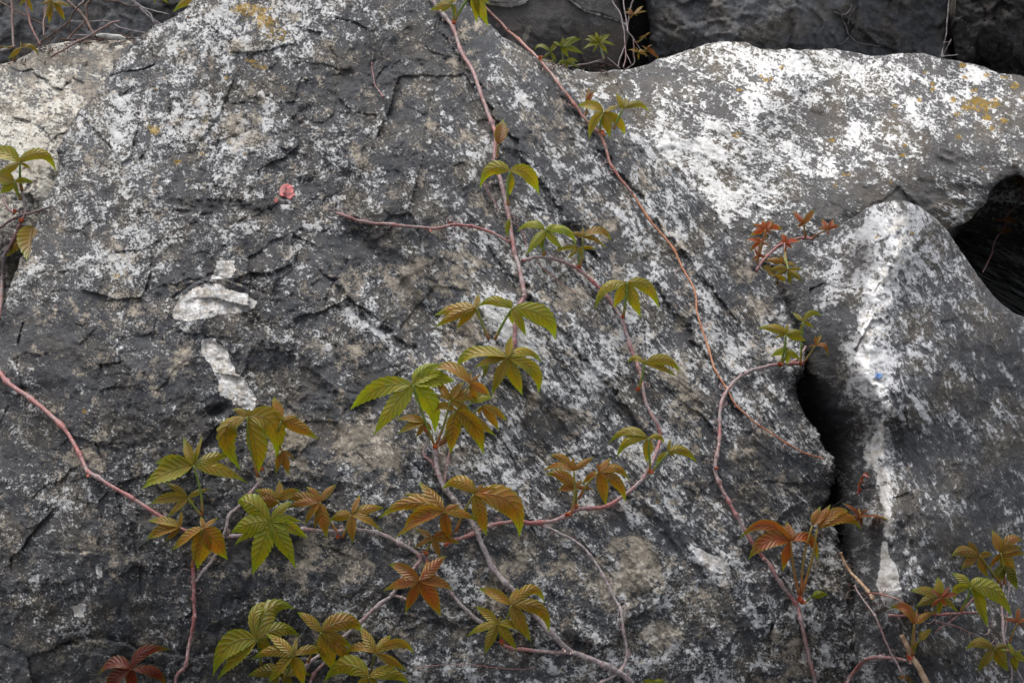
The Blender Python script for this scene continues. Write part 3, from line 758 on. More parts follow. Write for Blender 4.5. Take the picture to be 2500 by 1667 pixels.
def gen_masks(pale, cream, seed, var=.3, film=0.0, extra=None, streak=.5):
    def f(X, Y):
        d = dict(pale=pale + var * fbm(X, Y, 120, 3, .55, seed), cream=np.clip(cream + .25 * fbm(X, Y, 90, 3, .5, seed + 1), 0, 1), lich=np.zeros(X.shape), bare=np.zeros(X.shape),
                 film=np.full(X.shape, film), streak=streak)
        if extra: extra(X, Y, d)
        return d
    return f


mat_left = rock_material('tan_limestone', streak_deg=8, seed=11.0, white=(.62, .59, .52), thr=.53, soft=.06, dark=(.07, .064, .056), mid=(.17, .155, .135), tanc=(.48, .42, .34))


def left_relief(X, Y):
    r = gen_relief(13, 90, 500, 8)(X, Y)
    r = r + ledge(X, Y, [(-30, 205), (20, 205), (72, 192), (75, 170)][::-1], 14, 40, 4, 4, 520) + ledge(X, Y, [(70, 165), (90, 150), (150, 150), (230, 145), (300, 150)], -9, 50, 5, 7, 521)
    r = r + ledge(X, Y, [(160, 232), (230, 235), (300, 215)][::-1], 8, 30, 4, 6, 522)
    return r


boulder('boulder', 'tan grey weathered boulder at the left edge behind the huge one, under the twigs',
        [(-60, 165), (0, 158), (30, 150), (72, 150), (78, 128), (110, 112), (180, 102), (250, 98), (330, 102), (420, 160), (420, 300), (330, 500), (250, 700), (100, 800), (20, 790), (-40, 770), (-160, 700), (-220, 400), (-160, 200)],
        [(0, 160, 3.02), (180, 102, 3.05), (330, 105, 3.0), (0, 350, 2.72), (150, 300, 2.74), (0, 560, 2.58), (90, 450, 2.62), (0, 740, 2.62), (-150, 450, 2.8), (300, 500, 2.7), (100, 760, 2.7)],
        mat_left, h=3.2, R=26, relief=left_relief,
        masks=gen_masks(.66, .55, 530, .3, 0, lambda X, Y, d: d.update(pale=d['pale'] + blobs(X, Y, [(60, 270, 130, 60, 0, .12), (110, 430, 60, 80, 0, .25), (150, 140, 150, 30, 0, -.25)]))),
        seed=7, k=3.2, edge=(5, 2), skirt=110)

mat_bg = rock_material('shaded_grey_limestone', streak_deg=-30, seed=14.0, white=(.28, .28, .29), thr=.60, soft=.07, dark=(.035, .035, .038), mid=(.165, .165, .172), tanc=(.22, .19, .15))
mat_bg2 = rock_material('brown_grey_limestone', streak_deg=35, seed=17.0, white=(.30, .30, .29), thr=.62, soft=.07, dark=(.036, .033, .032), mid=(.088, .080, .076), tanc=(.34, .31, .26), gloss=.6)
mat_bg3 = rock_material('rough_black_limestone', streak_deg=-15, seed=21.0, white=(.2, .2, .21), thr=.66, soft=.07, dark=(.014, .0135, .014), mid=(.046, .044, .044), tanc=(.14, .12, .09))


def bgl_masks(X, Y):
    return dict(pale=.42 + .3 * fbm(X, Y, 120, 3, .55, 601), cream=.12, lich=np.zeros(X.shape), bare=np.zeros(X.shape), film=np.zeros(X.shape), streak=.8)


boulder('boulder', 'dark grey boulder in the upper left corner behind the bare twigs',
        [(-300, -300), (600, -320), (760, -200), (700, 60), (480, 125), (300, 130), (100, 135), (40, 150), (0, 165), (-150, 240), (-350, 120)],
        [(-300, -300, 3.5), (600, -300, 3.45), (0, 0, 3.34), (300, 0, 3.30), (0, 160, 3.32), (450, 100, 3.36), (-200, 200, 3.4), (200, 60, 3.28)],
        mat_bg, h=4, R=30, relief=gen_relief(16, 130, 610, 40, 1.0), masks=bgl_masks, seed=9, k=3, skirt=130)


def slab_relief(X, Y):
    r = gen_relief(7, 170, 620, 30, .8)(X, Y)
    r = r + ledge(X, Y, [(1385, -5), (1430, 28), (1470, 38), (1520, 55), (1535, 62)], 12, 70, 3, 3, 621, .03)
    r = r + ledge(X, Y, [(1370, 65), (1380, 82), (1392, 85)], 7, 30, 3, 3, 622)
    r = r + ledge(X, Y, [(1150, -10), (1200, 8), (1250, 14), (1288, 2), (1292, -20)][::-1], -10, 60, 3, 3, 623, .03)
    return r


def slab_masks(X, Y):
    d1, _, _, sd, _ = seg_dist(X, Y, [(1385, -5), (1430, 28), (1470, 38), (1520, 55), (1535, 62)])
    d2, _, _, _, _ = seg_dist(X, Y, [(1170, 3), (1210, 11), (1250, 14), (1280, 5), (1292, -10)])
    bare = .62 * np.exp(-(d1 / 4.0) ** 2) + .75 * np.exp(-(d2 / 5.5) ** 2)
    cream = .14 + blobs(X, Y, [(1285, 85, 9, 22, 20, .9), (1370, 75, 8, 3, 40, .5)])
    return dict(pale=.36 + .25 * fbm(X, Y, 120, 3, .55, 631), cream=np.clip(cream, 0, 1), lich=np.zeros(X.shape), bare=bare, film=blobs(X, Y, [(1330, 120, 90, 50, 0, .4)]), streak=.2)


boulder('boulder', 'smooth brown grey slab with chipped pale edges behind the green leaves at the top centre',
        [(900, -300), (1500, -330), (1520, -100), (1502, 0), (1512, 30), (1535, 70), (1530, 110), (1515, 150), (1500, 185), (1400, 215), (1200, 250), (1000, 160), (850, 0)],
        [(1200, 0, 3.45), (1500, 0, 3.50), (1300, 150, 3.42), (1000, 100, 3.5), (1500, 160, 3.52), (1200, -300, 3.5), (1450, 60, 3.43)],
        mat_bg2, h=4, R=26, relief=slab_relief, masks=slab_masks, seed=11, k=3, edge=(4, 2), skirt=130)


def bg3_extra(X, Y, d):
    d['pale'] = d['pale'] + blobs(X, Y, [(1900, 30, 26, 45, 0, .35), (1700, 40, 80, 60, 0, .14), (2000, 10, 60, 30, 0, .1)])


def bgr_relief(X, Y):
    r = gen_relief(26, 130, 640, 20, 1.0)(X, Y)
    r = r + ledge(X, Y, [(2030, 20), (2080, 60), (2130, 100), (2200, 130)], 16, 90, 5, 10, 641) + groove(X, Y, [(2040, 30), (2070, 90), (2130, 130)], 12, 9, 8, 642)
    r = r + ledge(X, Y, [(1600, 62), (1640, 75), (1720, 55), (1790, 40)][::-1], 12, 60, 5, 8, 643)
    return r


boulder('boulder', 'big dark grey rough boulder across the top right behind the white crusted one',
        [(1600, -350), (2300, -350), (2330, -100), (2318, 20), (2310, 70), (2312, 110), (2322, 140), (2330, 230), (2000, 260), (1640, 230), (1585, 150), (1588, 80), (1578, 20), (1570, -60)],
        [(1600, 0, 3.72), (1600, 150, 3.70), (2000, 0, 3.62), (2000, 130, 3.68), (2300, 0, 3.72), (2300, 130, 3.78), (1900, -350, 3.75), (1800, 80, 3.58), (2150, 110, 3.76)],
        mat_bg, h=4, R=26, relief=bgr_relief, masks=gen_masks(.40, .18, 650, .3, 0, bg3_extra, .4), seed=13, k=3, edge=(5, 2), skirt=130)
boulder('boulder', 'nearly black coarse boulder in the top right corner',
        [(2350, -350), (2900, -330), (2950, 100), (2800, 330), (2520, 260), (2440, 200), (2380, 170), (2335, 145), (2328, 100), (2322, 60), (2335, 10), (2345, -100)],
        [(2350, 0, 3.66), (2350, 140, 3.70), (2500, 0, 3.60), (2500, 190, 3.80), (2450, 80, 3.60), (2850, 0, 3.8), (2600, -300, 3.7), (2800, 300, 3.9)],
        mat_bg3, h=4, R=30, relief=gen_relief(30, 80, 660, 10, 1.0), masks=gen_masks(.40, .1, 670, .2, 0), seed=15, k=3, edge=(6, 3), skirt=130)
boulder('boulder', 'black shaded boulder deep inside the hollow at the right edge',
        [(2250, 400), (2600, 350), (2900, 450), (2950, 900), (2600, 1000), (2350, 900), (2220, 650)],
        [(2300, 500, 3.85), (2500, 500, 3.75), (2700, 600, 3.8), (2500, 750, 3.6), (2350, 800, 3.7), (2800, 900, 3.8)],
        mat_bg3, h=5, R=50, relief=gen_relief(20, 100, 680, 60, 1.0), masks=gen_masks(.0, .0, 690, .1, .9), seed=17, k=3, skirt=110)  # heavy film on black rock puts the hollow's shade into its colour
boulder('boulder', 'dark lumpy rock low at the left edge beneath the tan boulder',
        [(-330, 760), (-100, 700), (40, 720), (120, 800), (140, 1000), (60, 1200), (-60, 1500), (-300, 1600), (-420, 1200)],
        [(-330, 800, 2.8), (0, 740, 2.72), (0, 900, 2.62), (100, 1000, 2.7), (-200, 1200, 2.6), (-200, 1550, 2.7)],
        mat_bg3, h=4, R=60, relief=gen_relief(16, 80, 700, 60, 1.0), masks=gen_masks(.5, .3, 710, .3, .2), seed=19, k=3, skirt=110)
boulder('boulder', 'rounded grey rock in the crevice behind the gap vines at the top',
        [(1460, -260), (1640, -260), (1660, 0), (1650, 190), (1560, 240), (1470, 220), (1450, 0)],
        [(1500, 0, 3.92), (1600, 0, 3.86), (1500, 170, 3.90), (1600, 170, 3.84), (1550, -250, 3.95)],
        mat_bg3, h=5, R=40, relief=gen_relief(12, 90, 720, 80, 1.0), masks=gen_masks(.35, .2, 730, .3, .2), seed=21, k=3, skirt=90)

# ------------------------------------------------------------------ ground and slope
gm = Mat('soil_and_gravel')
tc = gm.t.nodes.new('ShaderNodeTexCoord').outputs['Object']
gn = gm.noise(tc, 6, 12, .7); gn2 = gm.noise(tc, 60, 6, .7)
gcol = gm.mix(gn.ss(.35, .65), (.045, .036, .028), (.10, .085, .068))
gcol = gm.mix(gn2.ss(.5, .7), gcol, (.16, .145, .125))
gm.link(gm.bsdf(gcol, .95, .2, gm.bump(gn + gn2 * .4, 1, .02)).outputs[0], gm.out.inputs[0])


def ground_mesh():
    xs = np.unique(np.concatenate([np.linspace(-4, 4, 161), np.linspace(-400, 400, 81)]))
    ys = np.unique(np.concatenate([np.linspace(-2, 7, 181), np.linspace(-400, 400, 81)]))
    X, Y = np.meshgrid(xs, ys)
    Z = np.interp(Y, [-400, 1.9, 3.2, 4.2, 6.0, 12, 400], [0, 0, .2, .95, 1.9, 2.3, 2.3])
    Z = Z + .04 * fbm(X, Y, .8, 4, .6, 801) * (np.abs(X) < 30) + .02 * fbm(X, Y, .15, 3, .6, 802) * (np.abs(X) < 4)
    n, m = X.shape
    idx = np.arange(n * m).reshape(n, m)
    f = np.stack([idx[:-1, :-1].ravel(), idx[:-1, 1:].ravel(), idx[1:, 1:].ravel(), idx[1:, :-1].ravel()], 1)
    V = np.stack([X, Y, Z], -1).reshape(-1, 3)
    o = mesh_obj('ground', V, f.tolist(), gm.m)
    tag(o, 'dark soil ground rising as a slope beneath and behind the boulders', None, None, 'structure')


ground_mesh()

# ------------------------------------------------------------------ plants: materials
def leaf_material():
    M = Mat('creeper_leaf')
    s_, t_, r_ = M.sepv(M.attr('leafuv').outputs['Vector'])
    oi = M.t.nodes.new('ShaderNodeObjectInfo')
    bz, rd, br = M.sep(oi.outputs['Color'])
    sa = s_.abs()
    ph = t_ * 8.5 - sa * 1.75
    fr = (ph * math.pi).sin().abs()                      # 0 on the side veins
    mid = sa.ss(.0, .10)
    tc = M.t.nodes.new('ShaderNodeTexCoord').outputs['Object']
    nz = M.noise(tc, 70, 6, .7, .6)
    nz2 = M.noise(tc, 420, 4, .6)
    edge = (sa.ss(.62, 1.0) * .55 + t_.ss(.62, .98) * .95 + (nz - .5) * .9).clamp()
    b = (bz * 1.0 + (nz - .5) * 1.3 - edge * .75).clamp()
    green = M.mix(nz.ss(.35, .65), (.150, .195, .003), (.235, .235, .004))
    tipg = M.mix(t_.ss(.75, 1.0), green, (.200, .320, .010))
    bron = M.mix(nz.ss(.3, .7), (.220, .080, .004), (.290, .070, .006))
    bron = M.mix(rd, bron, (.290, .026, .010))
    c = M.mix(b, tipg, bron)
    olive = (bz * (1 - bz) * 1.6).clamp()
    c = M.mix(olive * .6, c, (.235, .190, .003))
    veinm = ((1 - fr.ss(.05, .38)) * .55).max((1 - mid) * .9)
    c = M.mix(veinm * .8, c, M.mix(bz, (.10, .12, .010), (.17, .045, .015)))
    c = M.mix(nz2.ss(.45, .8) * .25, c, (.05, .035, .004))
    bb = M.t.nodes.new('ShaderNodeVectorMath'); bb.operation = 'SCALE'
    M.t.links.new(c, bb.inputs[0]); M.link(br, bb.inputs['Scale'])
    c = bb.outputs[0]
    h = fr.pow(.6) * mid + nz2 * .25
    nrm = M.bump(h, .85, .0011)
    p = M.bsdf(c, (nz2 * .22 + .26), .45, nrm)
    tr = M.t.nodes.new('ShaderNodeBsdfTranslucent')
    sc = M.t.nodes.new('ShaderNodeVectorMath'); sc.operation = 'SCALE'; sc.inputs['Scale'].default_value = 1.35
    M.t.links.new(c, sc.inputs[0]); M.t.links.new(sc.outputs[0], tr.inputs[0])
    mx = M.t.nodes.new('ShaderNodeMixShader'); mx.inputs[0].default_value = .38
    M.t.links.new(p.outputs[0], mx.inputs[1]); M.t.links.new(tr.outputs[0], mx.inputs[2])
    M.t.links.new(mx.outputs[0], M.out.inputs[0])
    return M.m


def stem_material():
    """object colour: red = how red, green = how orange, blue = brightness"""
    M = Mat('creeper_bark')
    oi = M.t.nodes.new('ShaderNodeObjectInfo')
    rd, og, br = M.sep(oi.outputs['Color'])
    tc = M.t.nodes.new('ShaderNodeTexCoord').outputs['Object']
    n1 = M.noise(tc, 14, 4, .6); n2 = M.noise(tc, 260, 6, .7); n3 = M.noise(tc, 60, 5, .65)
    a = M.mix(n2.ss(.35, .7), (.15, .115, .115), (.34, .30, .29))
    r = M.mix(n2.ss(.3, .7), (.185, .050, .046), (.31, .12, .11))
    k = (rd * 1.05 + (n1 - .5) * 3.0 + (n3 - .5) * 2.4 - .22).clamp()
    c = M.mix(k, a, r)
    c = M.mix(og, c, M.mix(n2.ss(.3, .7), (.30, .10, .035), (.42, .19, .09)))
    c = M.mix(n2.ss(.60, .70) * .65, c, (.50, .44, .42))
    c = M.mix(n2.ss(.42, .34) * .6, c, (.07, .04, .035))
    bb = M.t.nodes.new('ShaderNodeVectorMath'); bb.operation = 'SCALE'
    M.t.links.new(c, bb.inputs[0]); M.link(br, bb.inputs['Scale'])
    nrm = M.bump(n2 + n3 * .6, .7, .0009)
    M.link(M.bsdf(bb.outputs[0], .55, .35, nrm).outputs[0], M.out.inputs[0])
    return M.m


def petiole_material():
    M = Mat('creeper_leaf_stalk')
    s_, t_, r_ = M.sepv(M.attr('leafuv').outputs['Vector'])
    oi = M.t.nodes.new('ShaderNodeObjectInfo')
    bz, rd, br = M.sep(oi.outputs['Color'])
    tc = M.t.nodes.new('ShaderNodeTexCoord').outputs['Object']
    n = M.noise(tc, 200, 3)
    g = M.mix(n.ss(.3, .7), (.075, .125, .012), (.14, .19, .03))
    b = M.mix(n.ss(.3, .7), (.22, .075, .025), (.30, .13, .04))
    c = M.mix((bz * .8 + rd * .5 + (1 - t_).ss(.55, 1.0) * .9 - .35).clamp(), g, b)
    M.link(M.bsdf(c, .4, .4).outputs[0], M.out.inputs[0])
    return M.m


def plain(name, c1, c2, sc=120, rough=.6, bd=.0008, spec=.3):
    M = Mat(name)
    tc = M.t.nodes.new('ShaderNodeTexCoord').outputs['Object']
    n = M.noise(tc, sc, 6, .65)
    M.link(M.bsdf(M.mix(n.ss(.35, .65), c1, c2), rough, spec, M.bump(n, .8, bd)).outputs[0], M.out.inputs[0])
    return M.m


LEAF = leaf_material(); BARK = stem_material(); STALK = petiole_material()
BUD = plain('bud_scale_red', (.30, .035, .018), (.42, .13, .04), 160, .45)
TEND = plain('tendril', (.20, .12, .11), (.38, .30, .28), 200)
DRY = plain('dry_stick_bark', (.22, .13, .075), (.46, .33, .22), 70, .8, .002)
GREYTWIG = plain('grey_twig', (.12, .10, .10), (.30, .27, .27), 120, .8)
BROWNTWIG = plain('brown_twig', (.050, .034, .028), (.15, .095, .075), 90, .8)

TILES = dict(a=(0, 0), b=(600, 0), c=(1200, 0), d=(1800, 0), e=(0, 400), f=(600, 400), g=(1200, 400), h=(1800, 400),
             i=(0, 800), j=(600, 800), k=(1200, 800), l=(1800, 800), m=(0, 1200), n=(600, 1200), o=(1200, 1200), p=(1800, 1200))
ZS = 3.357


def px(tile, x, y):
    ox, oy = TILES[tile]
    return ox + x / ZS, oy + y / ZS


def tube(pts, rad, sides=8):
    pts = np.asarray(pts, float); n = len(pts)
    tan = np.gradient(pts, axis=0); tan /= np.linalg.norm(tan, axis=1)[:, None] + 1e-12
    ref = np.array([.3, .9, .2]); V = []; F = []
    a = np.cross(tan[0], ref); a /= np.linalg.norm(a)
    for i in range(n):
        a = a - tan[i] * np.dot(a, tan[i]); a /= np.linalg.norm(a) + 1e-12
        b = np.cross(tan[i], a)
        for k in range(sides):
            w = 2 * math.pi * k / sides
            V.append(pts[i] + rad[i] * (math.cos(w) * a + math.sin(w) * b))
    for i in range(n - 1):
        for k in range(sides):
            k2 = (k + 1) % sides
            F.append((i * sides + k, i * sides + k2, (i + 1) * sides + k2, (i + 1) * sides + k))
    F.append(tuple(range(sides))[::-1]); F.append(tuple((n - 1) * sides + k for k in range(sides)))
    return V, F


def setuv(o, uv):
    at = o.data.attributes.new('leafuv', 'FLOAT_VECTOR', 'POINT')
    at.data.foreach_set('vector', np.asarray(uv, np.float32).ravel())


class Plant:
    def __init__(s, name, label, cat, group=None, base=None):
        s.base_px = base
        s.e = empty(name); tag(s.e, label, cat, group)
        s.org = None; s.samples = []
        if base is not None: s.setorg(base)

    def setorg(s, b):
        D = Dat(*b) - .004
        s.org = P3(b[0], b[1], D); s.e.location = tuple(s.org)

    def obj(s, name, V, F, mat, parent=None, color=None):
        V = [v - s.org for v in V]
        o = mesh_obj(name, V, F, mat, parent or s.e)
        if color: o.color = (*color, 1)
        return o

    def stem(s, pts, r0, r1, red=.6, orange=0., bright=1., lift=.0012, name='stem', mat=None, free=False, tendrils=True, dd=None, sw=.75):
        """pts in the view; the stem lies on the rock under it"""
        if s.org is None: s.setorg(pts[0])
        c = catmull(pts, 7); n = len(c)
        c = c + np.stack([2.4 * fbm(c[:, 0], c[:, 1], 34, 3, .6, 901), 2.4 * fbm(c[:, 0], c[:, 1], 30, 2, .5, 902)], 1)
        if dd is None:
            D = np.array([Dnear(x, y, 5) for x, y in c])
        else:
            D = np.interp(np.linspace(0, 1, n), np.linspace(0, 1, len(dd)), dd)
        raw = D.copy()
        if dd is None:
            for _ in range(10):
                Dp = np.pad(D, 2, mode='edge')
                D = np.minimum(D + .004, (Dp[:-4] + Dp[1:-3] + Dp[2:-2] + Dp[3:-1] + Dp[4:]) / 5)
                if not free: D = np.minimum(D, raw)
        tt = np.linspace(0, 1, n)
        rp = (r0 + (r1 - r0) * tt) * .88 * (1 + .12 * fbm(c[:, 0], c[:, 1], 26, 2, .6, 903))
        kn = np.zeros(n)
        for i in range(0, n, 7):
            if random.random() < .62: kn += random.uniform(.6, 1) * np.exp(-((np.arange(n) - i - random.uniform(-1, 1)) / .62) ** 2)
        rp = rp * (1 + sw * np.minimum(kn, 1.1))
        D = D - rp * D / FPX - lift
        co = P3(c[:, 0], c[:, 1], D)
        V, F = tube(co, rp * D / FPX, 8 if r0 > 3 else 6)
        o = s.obj(name, V, F, mat or BARK, None, (red, orange, bright))
        s.samples += [(x, y, d) for (x, y), d in zip(c, D)]
        if tendrils and dd is None:
            L = np.linalg.norm(np.diff(c, axis=0), axis=1).sum()
            for _ in range(int(L / 60)):
                i = random.randrange(3, n - 3)
                s.tendril(c[i], random.uniform(0, 6.28), random.uniform(12, 34), random.uniform(.8, 1.3))
        return o

    def tendril(s, p, ang, L, r=.9):
        pts = []; a = ang; x, y = p; turn = random.choice((-1, 1)) * random.uniform(.02, .12)
        n = 26
        for i in range(n):
            x += math.cos(a) * L / 14; y += math.sin(a) * L / 14
            a += turn * (1 + i * .35)
            pts.append((x, y))
        D = np.array([Dnear(x, y, 3) for x, y in pts])
        if np.ptp(D) > .12: return
        D = np.minimum(D, np.convolve(np.pad(D, 2, mode='edge'), np.ones(5) / 5, 'valid')) - .0025 - .004 * np.sin(np.linspace(0, 3, n)) ** 2
        co = P3([q[0] for q in pts], [q[1] for q in pts], D)
        V, F = tube(co, np.linspace(1, .55, n) * r * D / FPX, 5)
        s.obj('tendril', V, F, TEND)

    def near(s, x, y):
        if not s.samples: return (x, y, Dat(x, y) - .01)
        return min(s.samples, key=lambda q: (q[0] - x) ** 2 + (q[1] - y) ** 2)

    def bud(s, x, y, r=7, ang=-90, n=4, mat=None):
        """cluster of small pointed scales on a node"""
        _, _, D = s.near(x, y); D = min(D, Dat(x, y) - .004) - .002
        V = []; F = []
        for k in range(n):
            a = math.radians(ang + random.uniform(-55, 55)); L = r * random.uniform(.9, 1.7); w = r * .42
            base = len(V)
            ax = np.array([math.cos(a), math.sin(a)])
            pr = np.array([-ax[1], ax[0]])
            for t, ww in ((0, .5), (.3, 1), (.65, .8), (1, .05)):
                for kk in range(6):
                    ph = kk * math.pi / 3
                    q = np.array([x, y]) + ax * L * t + pr * w * ww * math.cos(ph)
                    V.append(P3(q[0], q[1], D - (.006 * t + w * ww * math.sin(ph) / FPX * D * .8) - .001 * k))
            for i in range(3):
                for kk in range(6):
                    k2 = (kk + 1) % 6
                    F.append((base + i * 6 + kk, base + i * 6 + k2, base + (i + 1) * 6 + k2, base + (i + 1) * 6 + kk))
        s.obj('bud', [v for v in V], F, mat or BUD)

    def leaf(s, tile, hub, tips, bz=.6, rd=0., br=1., att=None, lift=None, stalk=True, wk=.90, far=False, dep=None):
        hx, hy = px(tile, *hub)
        lens = [math.hypot(t[0] - hub[0], t[1] - hub[1]) / ZS for t in tips]
        Ds = Dnear(hx, hy, 8)
        Lm = max(lens) * Ds / FPX
        if lift is None: lift = .014 + .22 * Lm
        if att is None: ax_, ay_, aD = s.near(hx, hy)
        else:
            ax_, ay_ = px(tile, *att); q = s.near(ax_, ay_)
            aD = q[2] if math.hypot(q[0] - ax_, q[1] - ay_) < 40 else Dat(ax_, ay_) - .004
        if abs(aD - Ds) > .12: Ds = min(Ds, aD + .03)
        Dh = min(Ds - lift, aD - .3 * lift)
        if dep is not None: Dh = dep; aD = min(aD, dep + .04) if abs(aD - dep) > .3 else aD
        if s.org is None: s.setorg((ax_, ay_))
        # stalk
        n = 10; t = np.linspace(0, 1, n)
        d = math.hypot(hx - ax_, hy - ay_)
        bow = random.uniform(-.06, .06) * d
        ux, uy = ((hx - ax_) / (d + 1e-6), (hy - ay_) / (d + 1e-6))
        X = ax_ + (hx - ax_) * t - uy * bow * np.sin(math.pi * t); Y = ay_ + (hy - ay_) * t + ux * bow * np.sin(math.pi * t)
        D = aD + (Dh - aD) * (t ** .8)
        rr = np.linspace(3.6, 2.3, n) * (.8 if Lm < .03 else 1) * (.75 + .25 * min(1.5, Lm / .05))
        if not stalk: X = X[-3:]; Y = Y[-3:]; D = D[-3:]; rr = rr[-3:]; t = t[-3:]
        V, F = tube(P3(X, Y, D), rr * D / FPX, 6)
        lf = s.obj('leaf', V, F, STALK, None, (bz, rd, br))
        setuv(lf, np.repeat(np.stack([0 * t, t, 0 * t], 1), 6, axis=0))
        order = sorted(range(len(tips)), key=lambda i: -tips[i][1])
        for oi, ti in enumerate(tips):
            tx, ty = px(tile, ti[0], ti[1]); w = (ti[2] if len(ti) > 2 else .32) * wk
            L = math.hypot(tx - hx, ty - hy)
            Lr = L * Dh / FPX
            Dt = Dnear(tx, ty, 5) - .008
            Dt = min(max(Dt, Dh - .25 * Lr), Dh + .55 * Lr)
            Dt = min(Dt, Dat(tx, ty) - .004)
            if dep is not None: Dt = dep + .35 * Lr
            dx, dy = (tx - hx) / (L + 1e-6), (ty - hy) / (L + 1e-6)
            if len(ti) > 4: mx, my = px(tile, ti[3], ti[4])
            else:
                # leaflets that point sideways arch upward in view
                k = .09 * abs(dx)
                mx, my = (hx + tx) / 2, (hy + ty) / 2 - k * L
            Dm = (Dh + Dt) / 2 - (.20 + random.uniform(-.05, .06)) * Lr
            Pq = [P3(hx, hy, Dh), P3(2 * mx - (hx + tx) / 2, 2 * my - (hy + ty) / 2, Dm), P3(tx, ty, Dt)]
            s.leaflet(lf, Pq, w, L, bz, rd, br, random.uniform(-.45, .45), oi, far)
        return lf

    def leaflet(s, parent, P, w, Lpx, bz, rd, br, roll, seed, far=False):
        w *= random.uniform(.80, 1.18); tw_ = random.uniform(.6, 1.3)
        Nt = 12 if (far or Lpx < 22) else 22
        cols = [-1, -.66, -.33, 0, .33, .66, 1]
        L = np.linalg.norm(P[1] - P[0]) * .5 + np.linalg.norm(P[2] - P[1]) * .5
        chord = np.linalg.norm(P[2] - P[0])
        W = w * max(chord, L * .8) / 2
        tt = np.linspace(0, 1, Nt + 1)
        prof = (tt ** .85) * ((1 - tt) ** 1.25); prof = prof / prof.max()
        prof = prof * (1 - .12 * tt ** 3) + .012
        view = -FWD
        upv = np.array([0, 0, 1.0])
        V = []; UV = []
        fold = random.uniform(.16, .38) * random.choice((1, 1, -1)); curl = random.uniform(-.9, .9); tc_ = random.uniform(-.10, .22)
        rs = random.random()
        for i, t in enumerate(tt):
            c = (1 - t) ** 2 * P[0] + 2 * t * (1 - t) * P[1] + t * t * P[2]
            tg = 2 * (1 - t) * (P[1] - P[0]) + 2 * t * (P[2] - P[1]); tg /= np.linalg.norm(tg) + 1e-12
            nn = view * .8 + upv * .4; nn = nn - tg * np.dot(nn, tg); nn /= np.linalg.norm(nn) + 1e-9
            sd_ = np.cross(nn, tg)
            a = roll + curl * (t - .5)
            s2 = sd_ * math.cos(a) + nn * math.sin(a); n2 = -sd_ * math.sin(a) + nn * math.cos(a)
            tooth = (1 if i % 2 else -1) if (.22 < t < .96) else 0
            for cc in cols:
                ww = W * prof[i] * cc
                off = tg * 0
                if abs(cc) == 1:
                    ww *= 1 + .085 * tooth * tw_ * (.6 + .8 * ((i * 7 + seed * 3) % 5) / 5)
                    off = tg * (.012 * L * (1 if tooth > 0 else -.4)) if tooth else tg * 0
                z = -tc_ * L * max(0, t - .6) ** 2 * 2.5 + .05 * W * prof[i] * math.sin(t * 9 + rs * 20) * cc - fold * W * prof[i] * abs(cc) ** 1.4 * 1.1 + .02 * W * math.sin(t * 17 + cc * 4 + rs * 9)
                # puffed surface between the side veins
                z += .034 * W * prof[i] * (abs(math.sin(math.pi * (t * 8.5 - abs(cc) * 1.75))) - .5) * (abs(cc) > .1)
                V.append(c + s2 * ww + n2 * z + off)
                UV.append((cc, t, rs))
        m = len(cols); F = []
        for i in range(Nt):
            for k in range(m - 1):
                a = i * m + k
                F.append((a, a + 1, a + m + 1, a + m))
        o = s.obj('leaflet', V, F, LEAF, parent, (max(0, min(1, bz + random.uniform(-.09, .09))), rd, br * random.uniform(.9, 1.1)))
        setuv(o, UV)
        return o


# ------------------------------------------------------------------ plants: the creepers
A = Plant('creeper_vine', 'thick pink creeper stem entering from the left edge, slanting down to olive leaves', 'vine')
A.stem([(-60, 870), (0, 912), (20, 935), (85, 980), (155, 1045), (190, 1100), (213, 1148), (240, 1166), (320, 1215), (400, 1265), (432, 1287), (470, 1300)], 6.6, 5.0, .95)
A.bud(28, 925, 5, -60, 2, TEND); A.bud(158, 1043, 4, 0, 2, TEND); A.bud(328, 1213, 4, -80, 2, TEND); A.bud(216, 1158, 6, 120, 2)
A.leaf('i', (1585, 1125), [(1155, 1325, .34), (2040, 1270, .34), (1505, 895, .34), (1668, 870, .22), (1265, 1110, .30), (1890, 1050, .32)], .42, 0, 1, (1660, 1530))
A.leaf('i', (1540, 1395), [(1340, 1270, .25), (1215, 1450, .28), (1365, 1560, .30), (1730, 1320, .30), (1590, 1470, .45)], .55, 0, .95, (1655, 1540))
A.leaf('m', (1475, 290), [(1205, 240, .32), (1200, 390, .32), (1350, 412, .36), (1490, 150, .30)], .75, 0, .95)

B = Plant('creeper_vine', 'grey forked creeper stem in the lower left under the big drooping leaf', 'vine')
B.stem([(632, 1178), (610, 1205), (592, 1227), (560, 1258), (552, 1288), (540, 1330), (520, 1365), (500, 1390), (478, 1418)], 5.0, 4.2, .1)
B.stem([(470, 1375), (473, 1420), (473, 1460), (475, 1500), (467, 1545), (460, 1580), (453, 1625), (432, 1648), (425, 1690)], 5.2, 4.6, .85)
B.bud(472, 1415, 5, -90, 2, TEND); B.bud(474, 1500, 5, 20, 3, TEND); B.bud(455, 1580, 5, 0, 2, TEND); B.bud(640, 1150, 8, -100, 3); B.bud(527, 1366, 5, -150, 3, TEND)
B.leaf('i', (2025, 725), [(1985, 1175, .52, 1845, 860), (2262, 1075, .50, 2235, 790), (2105, 1232, .40, 2090, 960), (1905, 665, .40), (2050, 655, .3)], .58, 0, .95, (2115, 1220), lift=.05)
B.leaf('j', (290, 760), [(225, 560, .34), (595, 915, .30), (445, 722, .36)], .72, 0, 1, (150, 1170), stalk=False)
B.leaf('j', (295, 1010), [(245, 1200, .36), (352, 1212, .40), (405, 1085, .35), (270, 960, .3)], .85, 0, .95, (150, 1180), stalk=False)
